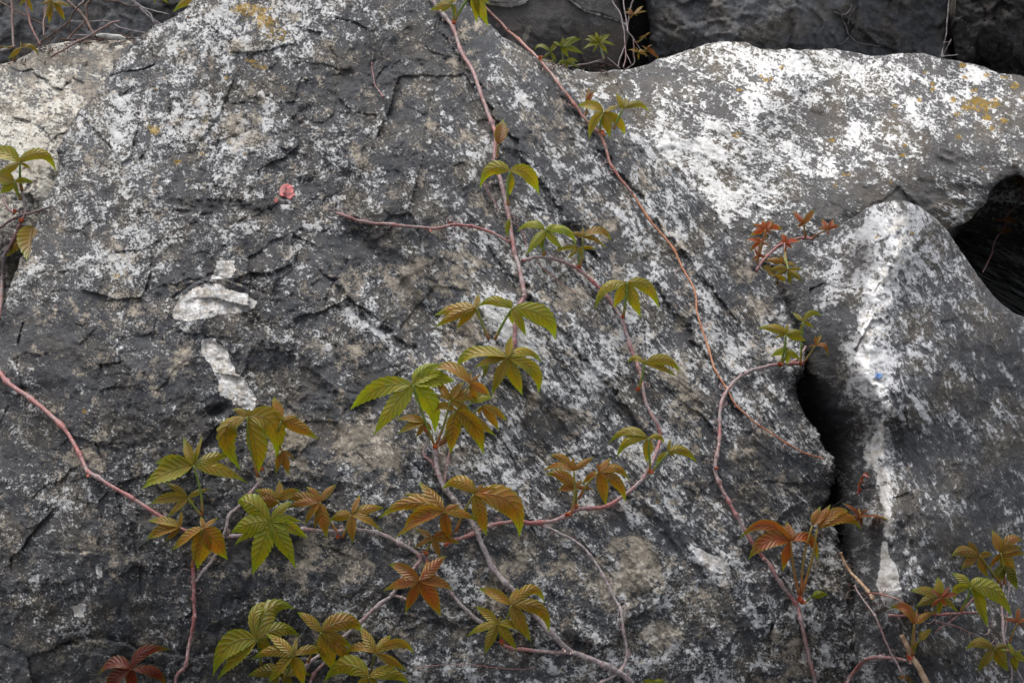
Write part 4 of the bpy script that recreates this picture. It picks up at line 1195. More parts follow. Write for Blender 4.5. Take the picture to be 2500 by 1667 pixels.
B.leaf('m', (1665, 300), [(1400, 490, .34), (1620, 642, .46), (1875, 562, .46), (1645, 195, .36), (1790, 215, .30)], .80, 0, 1.1, (1570, 620), lift=.045)

Cc = Plant('creeper_vine', 'grey creeper stem running level through the lower centre then down left', 'vine')
Cc.stem([(560, 1310), (640, 1302), (700, 1297), (745, 1292), (800, 1297), (870, 1294), (920, 1300), (975, 1325), (1025, 1357), (1012, 1385), (985, 1408), (958, 1452), (930, 1472), (872, 1524), (838, 1555), (790, 1592), (750, 1625), (735, 1690)], 6.0, 4.8, .15)
Cc.stem([(958, 1452), (978, 1458), (998, 1464)], 4.5, 4, .6)
Cc.stem([(1035, 1352), (1045, 1378), (1060, 1398), (1090, 1432), (1106, 1453), (1133, 1483), (1178, 1522), (1215, 1542), (1235, 1560)], 4.6, 5.2, .30)
Cc.bud(825, 1315, 8, -90, 4); Cc.bud(998, 1462, 5, 0, 3, TEND); Cc.bud(1040, 1352, 8, -90, 4); Cc.bud(1085, 1330, 8, -60, 4)
Cc.leaf('m', (2215, 245), [(1930, 95, .46, 2040, 90), (1878, 340, .40), (1905, 440, .24), (2060, 690, .36), (2425, 630, .38), (2530, 390, .32), (2400, 72, .36), (2470, 250, .34)], .18, 0, 1.08, (2215, 345), lift=.05)
Cc.leaf('j', (265, 1410), [(60, 1330, .4), (275, 1245, .5), (445, 1330, .42), (40, 1440, .36), (160, 1500, .4)], .72, 0, .95, (300, 1600))
Cc.leaf('j', (605, 1425), [(490, 1300, .46), (750, 1278, .40), (330, 1480, .34), (475, 1620, .38), (665, 1725, .40), (310, 1400, .3), (560, 1680, .2)], .82, 0, .98, (760, 1680))
Cc.leaf('n', (865, 190), [(940, 12, .34), (1145, 130, .34), (1120, 327, .30), (878, 422, .36), (680, 238, .36)], .80, 0, 1, (790, 380))
Cc.leaf('n', (1530, 380), [(1370, 470, .30), (1605, 557, .36), (1380, 308, .36), (1765, 430, .30), (1690, 320, .34)], .85, 0, .9, (1480, 520))
Cc.leaf('n', (1425, 728), [(1165, 590, .34), (1120, 812, .30), (1305, 1000, .34), (1605, 1028, .32), (1712, 805, .30), (1650, 525, .30)], .95, .12, .85, (1500, 560), lift=.045)

Dv = Plant('creeper_vine', 'long pinkish creeper stem hanging down the centre from the top edge', 'vine')
Dv.stem([(1020, -60), (1055, 0), (1085, 40), (1105, 66), (1128, 130), (1155, 175), (1175, 232), (1200, 300), (1210, 330), (1208, 395), (1216, 425), (1222, 440), (1240, 520), (1255, 610), (1265, 640), (1275, 690), (1280, 722), (1270, 742), (1260, 780), (1254, 845), (1240, 900)], 5.2, 6.2, .78)
Dv.stem([(1245, 592), (1222, 580), (1192, 564), (1150, 553), (1110, 548), (1080, 554), (1050, 557), (960, 549), (890, 542), (850, 531), (822, 521)], 3.6, 4.6, .95)
Dv.stem([(840, 533), (836, 515), (822, 510), (808, 512), (795, 506), (788, 500)], 1.3, .9, .3, tendrils=False, mat=TEND, sw=0)
Dv.stem([(1215, 500), (1190, 470), (1180, 440), (1200, 480), (1222, 520)], 1.2, 1.0, .7, tendrils=False, sw=0)
Dv.stem([(1245, 540), (1272, 560), (1285, 600), (1282, 625)], 1.4, 1.0, .7, tendrils=False, sw=0)
Dv.bud(1105, 60, 8, -70, 4); Dv.bud(1210, 390, 6, -90, 3, TEND); Dv.bud(1100, 545, 5, -100, 3); Dv.bud(1050, 560, 5, 90, 2); Dv.bud(1240, 580, 5, -120, 3, TEND)
Dv.leaf('b', (1690, 30), [(1510, 95, .34), (1590, 110, .36), (1720, 130, .4), (1640, -80, .4), (1790, -40, .4)], .45, 0, 1, (1700, 190))
Dv.leaf('b', (1870, -70), [(1893, 190, .38), (1993, 227, .40), (2010, 40, .36), (1760, 0, .36)], .32, 0, 1.1, (1705, 190))
Dv.leaf('b', (2070, 1185), [(2172, 1040, .24), (2112, 968, .24), (2060, 1010, .2), (2140, 1000, .2), (2050, 1100, .2)], .9, .2, 1, (2055, 1300), wk=1.3)
Dv.leaf('f', (2165, 62), [(1915, 203, .40, 2020, 40), (2404, 257, .36, 2310, 90), (2165, 265, .40), (2090, 5, .3)], .36, 0, 1.1, (2150, 352))
Dv.leaf('f', (2160, 450), [(2130, 590, .35), (2175, 440, .3)], .1, 0, 1.1, (2140, 620), lift=.012)
Dv.leaf('f', (1890, 1180), [(1545, 1245, .28), (1540, 1352, .28), (1722, 1362, .26), (1905, 1060, .42), (1920, 1285, .3)], .62, 0, 1.05, (1995, 1440))
Dv.leaf('f', (2180, 1185), [(1905, 1175, .36, 2030, 1120), (2298, 1412, .42), (2535, 1455, .36, 2440, 1250), (2145, 1100, .4), (2190, 1320, .42)], .28, 0, 1.12, (2040, 1440))
Dv.leaf('j', (2145, 245), [(1860, 338, .32), (1730, 322, .32, 1870, 215), (2012, 560, .34), (2270, 560, .34), (2392, 550, .34, 2360, 350), (2428, 290, .36, 2300, 180), (1900, 155, .30), (2175, 60, .36)], .48, 0, 1.1, (2190, 160), lift=.05)
Dv.leaf('j', (1975, 260), [(1950, 420, .3), (1925, 350, .3)], .1, 0, .8, (2100, 240), lift=.02)

E = Plant('creeper_vine', 'thick grey creeper stem crossing down the centre below the largest leaf cluster', 'vine')
E.stem([(1062, 1092), (1064, 1110), (1068, 1150), (1085, 1190), (1110, 1222), (1130, 1250), (1160, 1290), (1200, 1380), (1235, 1425), (1262, 1450), (1300, 1495), (1340, 1540), (1385, 1583), (1420, 1600), (1480, 1625), (1512, 1642), (1540, 1665), (1570, 1720)], 7.0, 8.2, .05)
E.stem([(1225, 1572), (1250, 1582), (1300, 1587), (1350, 1592), (1388, 1592)], 5.0, 5.4, .55)
E.stem([(1085, 1180), (1090, 1140), (1098, 1100), (1100, 1070)], 3.4, 3.4, .5, tendrils=False)
E.stem([(1075, 1165), (1055, 1130), (1034, 1108), (1046, 1070)], 3.4, 3.0, .5, tendrils=False)
E.bud(1063, 1095, 10, -90, 5); E.bud(1378, 1584, 7, 120, 4, TEND); E.bud(1395, 1590, 7, 60, 3, TEND); E.bud(1226, 1570, 9, -100, 4); E.bud(1040, 1055, 9, -90, 4)
E.leaf('j', (1370, 465), [(850, 690, .30, 1080, 500), (1035, 890, .30), (1550, 862, .34, 1510, 630), (1600, 300, .36, 1450, 340), (1240, 742, .22), (1715, 440, .45), (1650, 350, .3)], .12, 0, 1.15, (1545, 960), lift=.065)
E.leaf('j', (1835, 460), [(1512, 340, .36, 1680, 330), (2012, 565, .38), (1935, 380, .26), (1842, 345, .24), (1900, 620, .3)], .82, 0, 1.05, (1600, 960), lift=.05)
E.leaf('j', (1675, 590), [(1556, 425, .34), (1795, 440, .42), (1555, 550, .36), (1850, 690, .40), (1960, 545, .34)], .75, 0, 1.05, (1560, 960), lift=.058)
E.leaf('j', (1850, 610), [(2028, 572, .34), (1830, 480, .3)], .15, 0, 1.2, (1620, 940), lift=.06)
E.leaf('j', (1715, 682), [(1680, 1040, .34), (1945, 1050, .32, 1870, 800), (1500, 715, .32, 1610, 640), (2060, 895, .26)], .65, 0, 1.1, (1590, 960), lift=.055)
E.leaf('j', (1935, 640), [(2150, 770, .30), (2082, 850, .30), (1900, 720, .3)], .80, 0, 1.05, (1620, 950), lift=.045)
E.leaf('j', (1475, 775), [(1225, 752, .30), (1240, 877, .30), (1382, 908, .34), (1530, 850, .3)], .75, 0, .95, (1490, 870), lift=.03)
E.leaf('n', (2175, 930), [(1900, 792, .32), (2225, 772, .5), (2452, 915, .38, 2340, 800), (2484, 1165, .34, 2400, 960), (2339, 1230, .34)], .68, 0, 1, (2090, 1150))
E.leaf('n', (2065, 1080), [(1875, 940, .28), (1800, 1187, .30), (1955, 1337, .34), (2230, 1305, .30), (2280, 1145, .32), (2090, 1015, .3)], .48, 0, 1, (2110, 1260))

Fv = Plant('creeper_vine', 'winding creeper right of centre with a grey branch looping down', 'vine')
Fv.stem([(1275, 636), (1310, 629), (1345, 630), (1382, 643), (1415, 660), (1450, 690), (1480, 722), (1505, 758), (1522, 790), (1540, 850), (1560, 900), (1568, 940), (1575, 975), (1590, 1010), (1608, 1043), (1612, 1068), (1602, 1105), (1585, 1142), (1572, 1165), (1540, 1196), (1480, 1236), (1430, 1240), (1400, 1246), (1375, 1262), (1320, 1276), (1260, 1273), (1200, 1282), (1150, 1304), (1112, 1318), (1085, 1333)], 4.4, 6.0, .72, tendrils=True)
Fv.stem([(1320, 1280), (1365, 1300), (1410, 1325), (1440, 1355), (1470, 1400), (1500, 1460), (1515, 1490), (1522, 1540), (1530, 1598), (1512, 1640), (1470, 1664), (1440, 1690)], 3.6, 4.2, .15, 0, 1.15)
Fv.stem([(1514, 1490), (1508, 1505), (1512, 1525), (1518, 1540)], 1.1, .9, .3, tendrils=False, sw=0)
Fv.stem([(1310, 640), (1350, 675), (1390, 705), (1413, 722)], 1.5, .9, .6, .3, tendrils=False, sw=0)
Fv.bud(1414, 654, 7, -90, 4); Fv.bud(1520, 778, 7, -80, 3); Fv.bud(1556, 955, 8, -110, 3); Fv.bud(1585, 1155, 10, -50, 4); Fv.bud(1405, 1240, 9, -70, 4); Fv.bud(1380, 1258, 9, -40, 5); Fv.bud(1608, 1045, 6, 0, 3, TEND); Fv.bud(1330, 620, 6, -110, 3)
Fv.leaf('g', (440, 545), [(190, 562, .32, 320, 490), (280, 752, .36), (600, 712, .38), (692, 662, .36, 610, 540), (358, 440, .18), (530, 490, .5), (385, 722, .3), (660, 590, .2)], .04, 0, 1.2, (430, 765))
Fv.leaf('g', (745, 600), [(985, 637, .32, 890, 550), (955, 702, .28), (640, 560, .34), (750, 515, .34)], .72, 0, 1.05, (718, 860))
Fv.leaf('g', (710, 700), [(515, 722, .26), (613, 785, .32), (765, 792, .32), (862, 702, .26), (650, 650, .3)], .42, 0, 1.05, (716, 860))
Fv.leaf('g', (1110, 972), [(838, 1192, .34, 940, 1010), (1000, 1187, .42), (1225, 1262, .32), (1372, 1192, .34, 1280, 1010), (1130, 1120, .3)], .34, 0, 1.1, (1080, 1260))
Fv.leaf('k', (1255, 300), [(1115, 287, .36, 1180, 245), (1562, 376, .30, 1430, 260), (1510, 402, .22), (1262, 240, .5), (1200, 270, .3)], .48, 0, 1.05, (1205, 520))
Fv.leaf('k', (1285, 902), [(955, 952, .32, 1120, 840), (1030, 1067, .34, 1120, 920), (1270, 1105, .36), (1417, 948, .42, 1370, 890)], .46, 0, 1.05, (1300, 1190))
Fv.leaf('k', (1448, 1022), [(1692, 1112, .30, 1570, 1000), (1470, 900, .26), (1345, 1110, .32), (1500, 1060, .3)], .35, 0, 1.05, (1310, 1190))
Fv.leaf('k', (675, 1172), [(465, 1065, .32, 570, 1060), (405, 1178, .32, 540, 1120), (850, 1060, .30), (665, 1060, .36)], .80, 0, 1, (650, 1540))
Fv.leaf('k', (695, 1315), [(436, 1205, .36, 570, 1210), (538, 1335, .40), (850, 1332, .24), (740, 1240, .42)], .84, .05, 1, (690, 1480))
Fv.leaf('k', (875, 1182), [(985, 1065, .36), (1125, 1257, .36, 1030, 1150), (1100, 1442, .32, 1030, 1260), (945, 1472, .32), (742, 1282, .36), (870, 1090, .24)], .84, 0, 1.02, (715, 1400), lift=.05)
Fv.leaf('n', (1625, 162), [(1415, -93, .32), (1083, 232, .24, 1350, 90), (1210, 392, .24), (1290, 366, .30, 1420, 200), (1665, 415, .36), (1912, 236, .32), (1765, 110, .34), (1285, 20, .25)], .86, .05, 1.02, (1690, 350), lift=.055)
Fv.leaf('n', (1870, 20), [(1975, 367, .36), (2240, 372, .38, 2170, 90), (1590, -18, .36, 1740, -90), (1852, -115, .26), (1960, -60, .30), (2180, 60, .35)], .82, 0, 1.05, (1720, 325), lift=.05)

G = Plant('creeper_vine', 'thin orange creeper stem running diagonally down the right shoulder of the huge boulder', 'vine')
G.stem([(1120, -40), (1195, 30), (1242, 76), (1270, 100), (1298, 128), (1325, 155), (1360, 200), (1400, 252), (1430, 292), (1458, 320), (1476, 350), (1488, 395), (1510, 430), (1545, 475)], 4.4, 3.8, .75, .25)
G.stem([(1545, 475), (1590, 542), (1640, 602), (1670, 662), (1695, 706), (1704, 770), (1730, 850), (1745, 900), (1772, 945), (1800, 992), (1850, 1035), (1930, 1087), (1972, 1108), (2015, 1122)], 3.3, 1.9, .6, .85, 1.1)
G.bud(1315, 145, 8, -30, 3); G.bud(1468, 322, 9, 20, 5); G.bud(1240, 74, 5, -60, 2, TEND); G.bud(1545, 474, 4, -100, 2, TEND)
G.leaf('c', (918, 922), [(705, 873, .36, 810, 865), (800, 1152, .34, 830, 1010), (970, 1132, .38), (1092, 1112, .34, 1040, 1000), (1050, 865, .44), (900, 1000, .3)], .46, 0, 1.1, (890, 1090))
G.leaf('c', (1078, 895), [(1018, 755, .34), (1292, 920, .30, 1200, 850), (1210, 832, .24), (1110, 795, .34), (1020, 860, .3)], .38, 0, 1.15, (1000, 1060), stalk=True)
G.leaf('c', (785, 850), [(800, 708, .30), (842, 738, .24), (780, 770, .3)], 1, .35, 1, (770, 950), lift=.02)
G.leaf('c', (450, 505), [(525, 505, .2), (515, 520, .2)], .5, .2, 1, (395, 495), lift=.01)

H = Plant('creeper_vine', 'curved mauve creeper stem bending left of the black crevice down to the bottom edge', 'vine')
H.stem([(1962, 888), (1925, 888), (1900, 889), (1850, 900), (1815, 914), (1790, 935), (1770, 962), (1760, 990), (1756, 1030), (1757, 1070), (1750, 1110), (1745, 1146), (1757, 1182), (1780, 1225), (1800, 1262), (1826, 1307), (1850, 1345), (1880, 1380), (1910, 1430), (1945, 1477), (1955, 1512), (1968, 1575), (1984, 1640), (1995, 1700)], 4.6, 6.0, .62)
H.stem([(1925, 888), (1945, 880), (1957, 865), (1968, 846)], 4.6, 3.4, .4, tendrils=False)
H.bud(1902, 892, 8, -70, 4); H.bud(1953, 890, 7, -60, 3); H.bud(1746, 1146, 7, -90, 3); H.bud(1868, 1362, 7, 150, 3, TEND); H.bud(1952, 1470, 12, -50, 6); H.bud(1788, 1222, 5, -60, 2, TEND); H.bud(1815, 912, 4, -100, 2, TEND)
H.leaf('l', (400, 55), [(160, 5, .34, 290, 0), (575, 112, .34), (300, 95, .30), (560, 40, .34), (420, -40, .3), (330, -30, .34)], .36, 0, 1.12, (350, 320), lift=.045)
H.leaf('h', (540, 1290), [(448, 1212, .34), (692, 1248, .34, 610, 1220), (628, 1345, .30), (520, 1370, .3)], .32, 0, 1.0, (520, 1660), lift=.03)
H.leaf('l', (410, 190), [(275, 236, .40), (520, 262, .38), (408, 305, .38), (385, 130, .3)], .02, 0, 1.15, (355, 320), lift=.035)
H.leaf('l', (640, 145), [(742, 240, .40, 715, 150), (690, 50, .34), (640, 60, .3), (580, 160, .35)], .88, .15, 1.1, (530, 300), lift=.03)
H.leaf('p', (438, 405), [(18, 386, .30, 230, 270), (92, 556, .34, 240, 410), (373, 652, .40), (255, 262, .46), (400, 235, .48), (664, 575, .38, 590, 400), (470, 300, .4)], 1, .45, .95, (510, 850), lift=.06)
H.leaf('p', (615, 275), [(682, 118, .42), (766, 100, .26, 700, 190), (612, 190, .3)], .85, .35, 1, (525, 850), lift=.05)
H.leaf('p', (655, 305), [(922, 165, .30, 800, 170), (1040, 318, .28, 870, 200), (825, 245, .26)], .88, .30, 1.05, (525, 840), lift=.05)
H.leaf('p', (615, 855), [(745, 845, .52), (640, 880, .3)], 0, 0, .95, (560, 905), lift=.02)

I = Plant('creeper_vine', 'small creeper of red and orange young leaves between the white and pointed boulders', 'vine')
I.stem([(1846, 660), (1856, 645), (1871, 628), (1900, 601), (1930, 588), (1965, 580), (1984, 584)], 3.4, 3.4, .95)
I.stem([(1848, 640), (1846, 610), (1858, 585)], 2.4, 2, .8, .3, tendrils=False); I.stem([(1916, 595), (1918, 612), (1920, 630)], 2.4, 2, .5, tendrils=False)
I.leaf('h', (232, 535), [(105, 592, .38), (118, 498, .36), (205, 458, .42), (290, 462, .40), (370, 535, .36), (300, 582, .36), (240, 600, .3)], 1, .62, 1.35, (160, 810), lift=.03)
I.leaf('h', (190, 640), [(62, 628, .32), (100, 722, .34), (272, 682, .34), (255, 600, .34), (170, 590, .34)], 1, .72, 1.2, (160, 800), lift=.03)
I.leaf('h', (165, 750), [(125, 800, .36), (238, 768, .32), (205, 690, .34), (145, 690, .34)], 1, .7, 1.1, (165, 815), lift=.02)
I.leaf('h', (400, 645), [(365, 568, .42), (525, 635, .36), (458, 702, .36), (335, 640, .34)], 1, .95, 1.35, (390, 740), lift=.025)
I.leaf('h', (545, 495), [(452, 375, .38), (636, 375, .34), (585, 420, .34), (475, 525, .36), (510, 430, .3)], .92, .55, 1.1, (560, 600), lift=.03)
I.leaf('h', (745, 540), [(688, 448, .40), (790, 455, .34), (655, 532, .34), (742, 595, .36), (845, 505, .34)], 1, .55, 1.2, (600, 610), lift=.03)
I.leaf('h', (385, 815), [(210, 792, .30), (345, 742, .36), (492, 832, .36), (420, 860, .3)], .82, .2, 1.1, (395, 700), lift=.03)
I.leaf('h', (420, 870), [(542, 868, .30), (532, 966, .32), (435, 995, .34), (290, 942, .30), (265, 870, .30)], .55, 0, 1.0, (395, 740), lift=.035)
I.leaf('h', (330, 930), [(238, 905, .36), (330, 1012, .38), (390, 980, .3)], .62, .1, .7, (395, 760), lift=.01)

J = Plant('creeper_shoot', 'curled bright red shoot and dull red leaves low in the black crevice', 'shoot')
J.stem([(2010, 1250), (2050, 1225), (2090, 1206), (2110, 1198), (2140, 1195)], 3.0, 1.6, .3, 0, .5, tendrils=False)
J.stem([(2095, 1205), (2098, 1185), (2104, 1168), (2112, 1160), (2122, 1166)], 3.4, 3.0, 1, 0, 1.2, tendrils=False, lift=.02)
J.bud(2096, 1200, 7, -80, 3)
J.leaf('l', (1012, 1255), [(1085, 1240, .30, 1055, 1195), (1060, 1285, .30), (1030, 1205, .36), (990, 1300, .3)], 1, 1, 1.35, (990, 1330), lift=.03, stalk=False)
J.leaf('p', (1010, 200), [(1242, 222, .18), (1095, 130, .26), (1025, 300, .28), (858, 92, .22), (880, 235, .2), (1040, 140, .3), (960, 270, .3)], 1, .4, .75, (1000, 130), lift=.025)

K = Plant('creeper_vine', 'tangled bronze and green creeper in the lower right corner', 'vine')
K.stem([(2168, 1502), (2210, 1502), (2260, 1500), (2320, 1498), (2382, 1494)], 3.6, 3.2, .8, 0, .8)
K.stem([(2280, 1515), (2320, 1525), (2352, 1536), (2405, 1563), (2440, 1600), (2475, 1640)], 2.8, 2.2, .5, 0, .6)
K.stem([(2378, 1460), (2350, 1488), (2325, 1512), (2300, 1530), (2282, 1545)], 2.6, 2.4, .7, 0, .7)
K.stem([(2462, 1370), (2452, 1420), (2446, 1470), (2448, 1520), (2452, 1570), (2466, 1600), (2490, 1650), (2505, 1690)], 3.8, 3.4, .3, 0, .9, lift=.02)
K.stem([(2470, 1380), (2462, 1440), (2457, 1520), (2452, 1575), (2468, 1620), (2470, 1690)], 2.8, 2.6, .4, 0, .8, lift=.015)
K.stem([(2400, 1500), (2420, 1530), (2450, 1560), (2500, 1610)], 2.4, 2.0, .4, 0, .6)
K.stem([(2222, 1620), (2226, 1600), (2231, 1575), (2232, 1550), (2231, 1530)], 3.4, 2.6, .5, .5, 1, tendrils=False, lift=.02)
K.stem([(2118, 1447), (2150, 1450), (2185, 1460), (2228, 1483)], 2.4, 2.0, .9, .2, .9)
K.bud(2218, 1608, 8, -60, 5); K.bud(2280, 1500, 6, -90, 3)
K.leaf('p', (1985, 522), [(1882, 403, .34), (1748, 532, .30, 1870, 480), (1830, 642, .30), (2060, 712, .38), (2092, 520, .42)], .80, .05, .88, (2160, 760))
K.leaf('p', (2160, 500), [(2090, 308, .40), (2355, 395, .36, 2250, 390), (2062, 642, .28), (2300, 735, .38), (2370, 520, .30), (2340, 460, .26)], .80, .05, .88, (2190, 760), lift=.05)
K.leaf('p', (2185, 600), [(2300, 802, .42), (2130, 770, .42), (2075, 720, .3)], .15, 0, .6, (2190, 760), lift=.03)
K.leaf('p', (1915, 782), [(1755, 662, .42), (1790, 905, .44, 1790, 800), (2055, 1112, .30), (2262, 1042, .30, 2130, 820), (2040, 705, .44)], .20, 0, .95, (1830, 980), lift=.05)
K.leaf('p', (1670, 850), [(1413, 817, .32), (1460, 952, .36), (1640, 692, .40), (1812, 990, .28), (1650, 1010, .3), (1600, 770, .36)], .48, .05, .8, (1610, 1010), lift=.03)
K.leaf('p', (1668, 872), [(1575, 790, .24), (1755, 770, .22), (1825, 842, .24), (1580, 962, .24), (1725, 955, .24)], 1, .6, .7, (1610, 1010), lift=.045, stalk=False)
K.leaf('p', (1450, 1085), [(1238, 960, .38, 1370, 950), (1622, 985, .34), (1475, 955, .26), (1390, 1010, .3)], .88, .15, .85, (1435, 1340), lift=.035)
K.leaf('p', (1490, 1220), [(1598, 1120, .34), (1505, 1125, .3), (1440, 1300, .3)], .45, 0, .9, (1440, 1340), lift=.03)
K.leaf('p', (2300, 1072), [(2180, 1040, .32), (2355, 1112, .34), (2310, 930, .30), (2400, 1040, .3)], .98, .3, .8, (2230, 1240), lift=.03)
K.leaf('p', (2105, 1290), [(1863, 1302, .34, 1980, 1230), (1965, 1482, .36), (2222, 1472, .38), (2240, 1270, .3), (2060, 1240, .4)], .48, 0, .72, (2230, 1300), lift=.04)
K.leaf('p', (2270, 1342), [(2215, 1228, .34), (2352, 1290, .30), (2285, 1482, .36), (2365, 1392, .42)], .22, 0, .85, (2200, 1290), lift=.03)
K.leaf('p', (1385, 1520), [(1308, 1530, .36), (1455, 1562, .32), (1395, 1490, .34)], .85, 0, .8, (1400, 1600), lift=.02)

K2 = Plant('creeper_vine', 'short pink creeper stem curving up from the bottom edge to a red bud', 'vine')
K2.stem([(2055, 1700), (2068, 1667), (2085, 1640), (2110, 1612), (2150, 1604), (2190, 1607), (2216, 1611)], 6.0, 4.6, .8)
K2.bud(2108, 1614, 6, -120, 3, TEND); K2.bud(2218, 1608, 9, -20, 4)
K3 = Plant('creeper_vine', 'thin straight mauve creeper stem slanting down past the stick near the bottom right', 'vine')
K3.stem([(2086, 1428), (2098, 1450), (2112, 1468), (2135, 1500), (2150, 1535), (2165, 1572), (2185, 1610), (2202, 1642), (2222, 1690)], 2.8, 3.2, .5, 0, .9, lift=.012)

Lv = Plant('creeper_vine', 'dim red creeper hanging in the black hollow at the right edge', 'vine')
Lv.stem([(2540, 420), (2500, 440), (2494, 480), (2478, 505), (2462, 522), (2450, 560), (2435, 578), (2425, 600), (2422, 620), (2412, 640), (2398, 664)], 3.4, 2.2, .8, 0, .55, tendrils=False, dd=[3.2, 3.15, 3.1, 2.95])  # brightness cut on stem and leaves: shade of the hollow put into their colour
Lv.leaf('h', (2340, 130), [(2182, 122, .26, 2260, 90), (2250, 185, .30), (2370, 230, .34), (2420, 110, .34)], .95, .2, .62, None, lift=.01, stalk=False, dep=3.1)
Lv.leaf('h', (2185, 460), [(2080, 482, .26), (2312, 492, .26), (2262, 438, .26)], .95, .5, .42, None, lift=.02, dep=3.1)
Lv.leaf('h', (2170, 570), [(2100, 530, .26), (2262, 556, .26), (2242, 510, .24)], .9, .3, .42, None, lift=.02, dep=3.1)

Mv = Plant('creeper_vine', 'brown creeper with arching olive leaves over the tan boulder at the left edge', 'vine')
Mv.stem([(-30, 575), (0, 556), (25, 538), (50, 527), (95, 514), (125, 505)], 4.0, 3.0, .25, 0, .6, lift=.03)
Mv.stem([(50, 535), (46, 555), (32, 590), (12, 622), (8, 650), (6, 680), (3, 720), (-2, 780)], 5.2, 5.2, .7, 0, .65, lift=.03)
Mv.stem([(52, 540), (62, 520), (60, 490), (52, 460), (50, 430)], 4.4, 3.0, .3, 0, .8, tendrils=False, lift=.05)
Mv.stem([(34, 522), (18, 505), (5, 480), (2, 455)], 3.6, 2.8, .4, 0, .8, tendrils=False, lift=.04)
Mv.bud(38, 520, 8, -90, 4); Mv.bud(52, 542, 9, -60, 5)
Mv.leaf('a', (165, 1335), [(465, 1412, .40, 340, 1255), (-120, 1400, .40, 0, 1260), (258, 1392, .40), (218, 1230, .30), (-40, 1470, .3)], .36, 0, 1.1, (180, 1560), lift=.06)
Mv.leaf('a', (120, 1490), [(285, 1505, .34), (0, 1590, .46), (-70, 1440, .46), (150, 1620, .3)], .30, 0, 1, (170, 1640), lift=.05)
Mv.leaf('e', (268, 515), [(5, 790, .38), (225, 790, .38), (160, 640, .5)], .6, 0, .85, (190, 490), lift=.01, stalk=False)

Nv = Plant('creeper_vine', 'leafy creeper hanging at the top left corner among the bare twigs', 'vine')
NTw = [([(62, -40), (64, 0), (70, 40), (75, 62), (85, 85), (98, 112)], 3.6, .6), ([(28, -30), (30, 30), (31, 80), (33, 118)], 4.0, .5), ([(118, -20), (112, 30), (106, 60), (108, 90)], 3.0, .5)]
for pts_, r_, b_ in NTw: Nv.stem(pts_, r_, r_ * .8, .7, .2, b_, tendrils=False, dd=[3.12, 3.04], sw=.2)
Nv.leaf('a', (430, 10), [(372, 155, .42), (535, 172, .42), (400, 200, .30), (580, 60, .40), (330, 40, .4)], .62, 0, .85, None, lift=.02, dep=3.0)
Nv.leaf('a', (215, -20), [(150, 60, .4), (270, 110, .3), (120, 0, .4)], .5, 0, .8, None, lift=.02, dep=3.0)
Nv.leaf('a', (175, 395), [(62, 492, .28), (322, 472, .30, 260, 380), (165, 335, .26), (215, 352, .26)], .62, 0, .95, (110, 500), lift=.03, dep=3.0)
Nv.leaf('a', (0, 385), [(40, 395, .4), (-60, 440, .4), (-50, 340, .4)], .7, 0, .9, (95, 390), lift=.02, dep=3.0)
Nv.leaf('a', (1690, -40), [(1415, 105, .28, 1550, -10), (1560, 40, .3), (1800, 20, .34)], .42, 0, 1.1, (1700, -120), lift=.03, dep=3.0)
Nv.leaf('a', (1290, -40), [(1250, 40, .3), (1382, 35, .3), (1330, 10, .3)], .4, 0, .9, (1330, -120), lift=.02, dep=3.0)
Nv.leaf('a', (1480, 150), [(1410, 185, .34), (1500, 195, .3)], .85, .2, .8, (1540, 140), lift=.01, dep=3.0)

Ov = Plant('creeper_vine', 'orange leaved creeper on thin grey stems in the gap between the dark rocks', 'vine')
for pts_, r_, b_ in [([(1484, -30), (1498, 12), (1512, 30), (1518, 50), (1524, 75), (1526, 110), (1528, 140), (1522, 165)], 2.2, 1.25), ([(1520, -20), (1524, 20), (1530, 60), (1532, 78)], 2.0, 1.1),
                     ([(1552, -20), (1540, 20), (1534, 50), (1532, 75), (1545, 95), (1546, 130), (1548, 152), (1530, 168)], 2.2, .8), ([(1545, 95), (1562, 120), (1580, 140)], 1.4, .6),
                     ([(1526, 110), (1515, 140), (1508, 165)], 1.8, .9), ([(1528, 130), (1540, 155)], 1.5, .9), ([(1420, 156), (1450, 154), (1475, 150)], 1.5, .5), ([(1484, 142), (1500, 155), (1515, 168)], 1.6, .5)]:
    Ov.stem(pts_, r_, r_ * .8, .2, 0, b_, tendrils=False, sw=.3, dd=[3.42, 3.36])
Ov.leaf('c', (1165, 118), [(1278, 93, .30), (1078, 102, .34), (1245, 48, .32), (1110, 65, .34), (1130, 160, .34), (1200, 135, .3)], .88, .05, 1.0, None, lift=.02, far=True, dep=3.36)
Ov.leaf('c', (1205, 432), [(1108, 412, .30), (1298, 472, .30), (1205, 492, .34), (1290, 430, .30), (1180, 385, .3)], .72, 0, 1.0, None, lift=.02, far=True, dep=3.36)
Ov.leaf('c', (1260, 295), [(1205, 320, .34), (1302, 268, .34), (1270, 330, .34)], .85, 0, .8, None, lift=.02, far=True, dep=3.36)
Ov.leaf('c', (1270, 400), [(1350, 430, .3), (1320, 370, .3), (1230, 380, .3), (1390, 500, .22)], .95, .2, .7, None, lift=.02, far=True, dep=3.36)

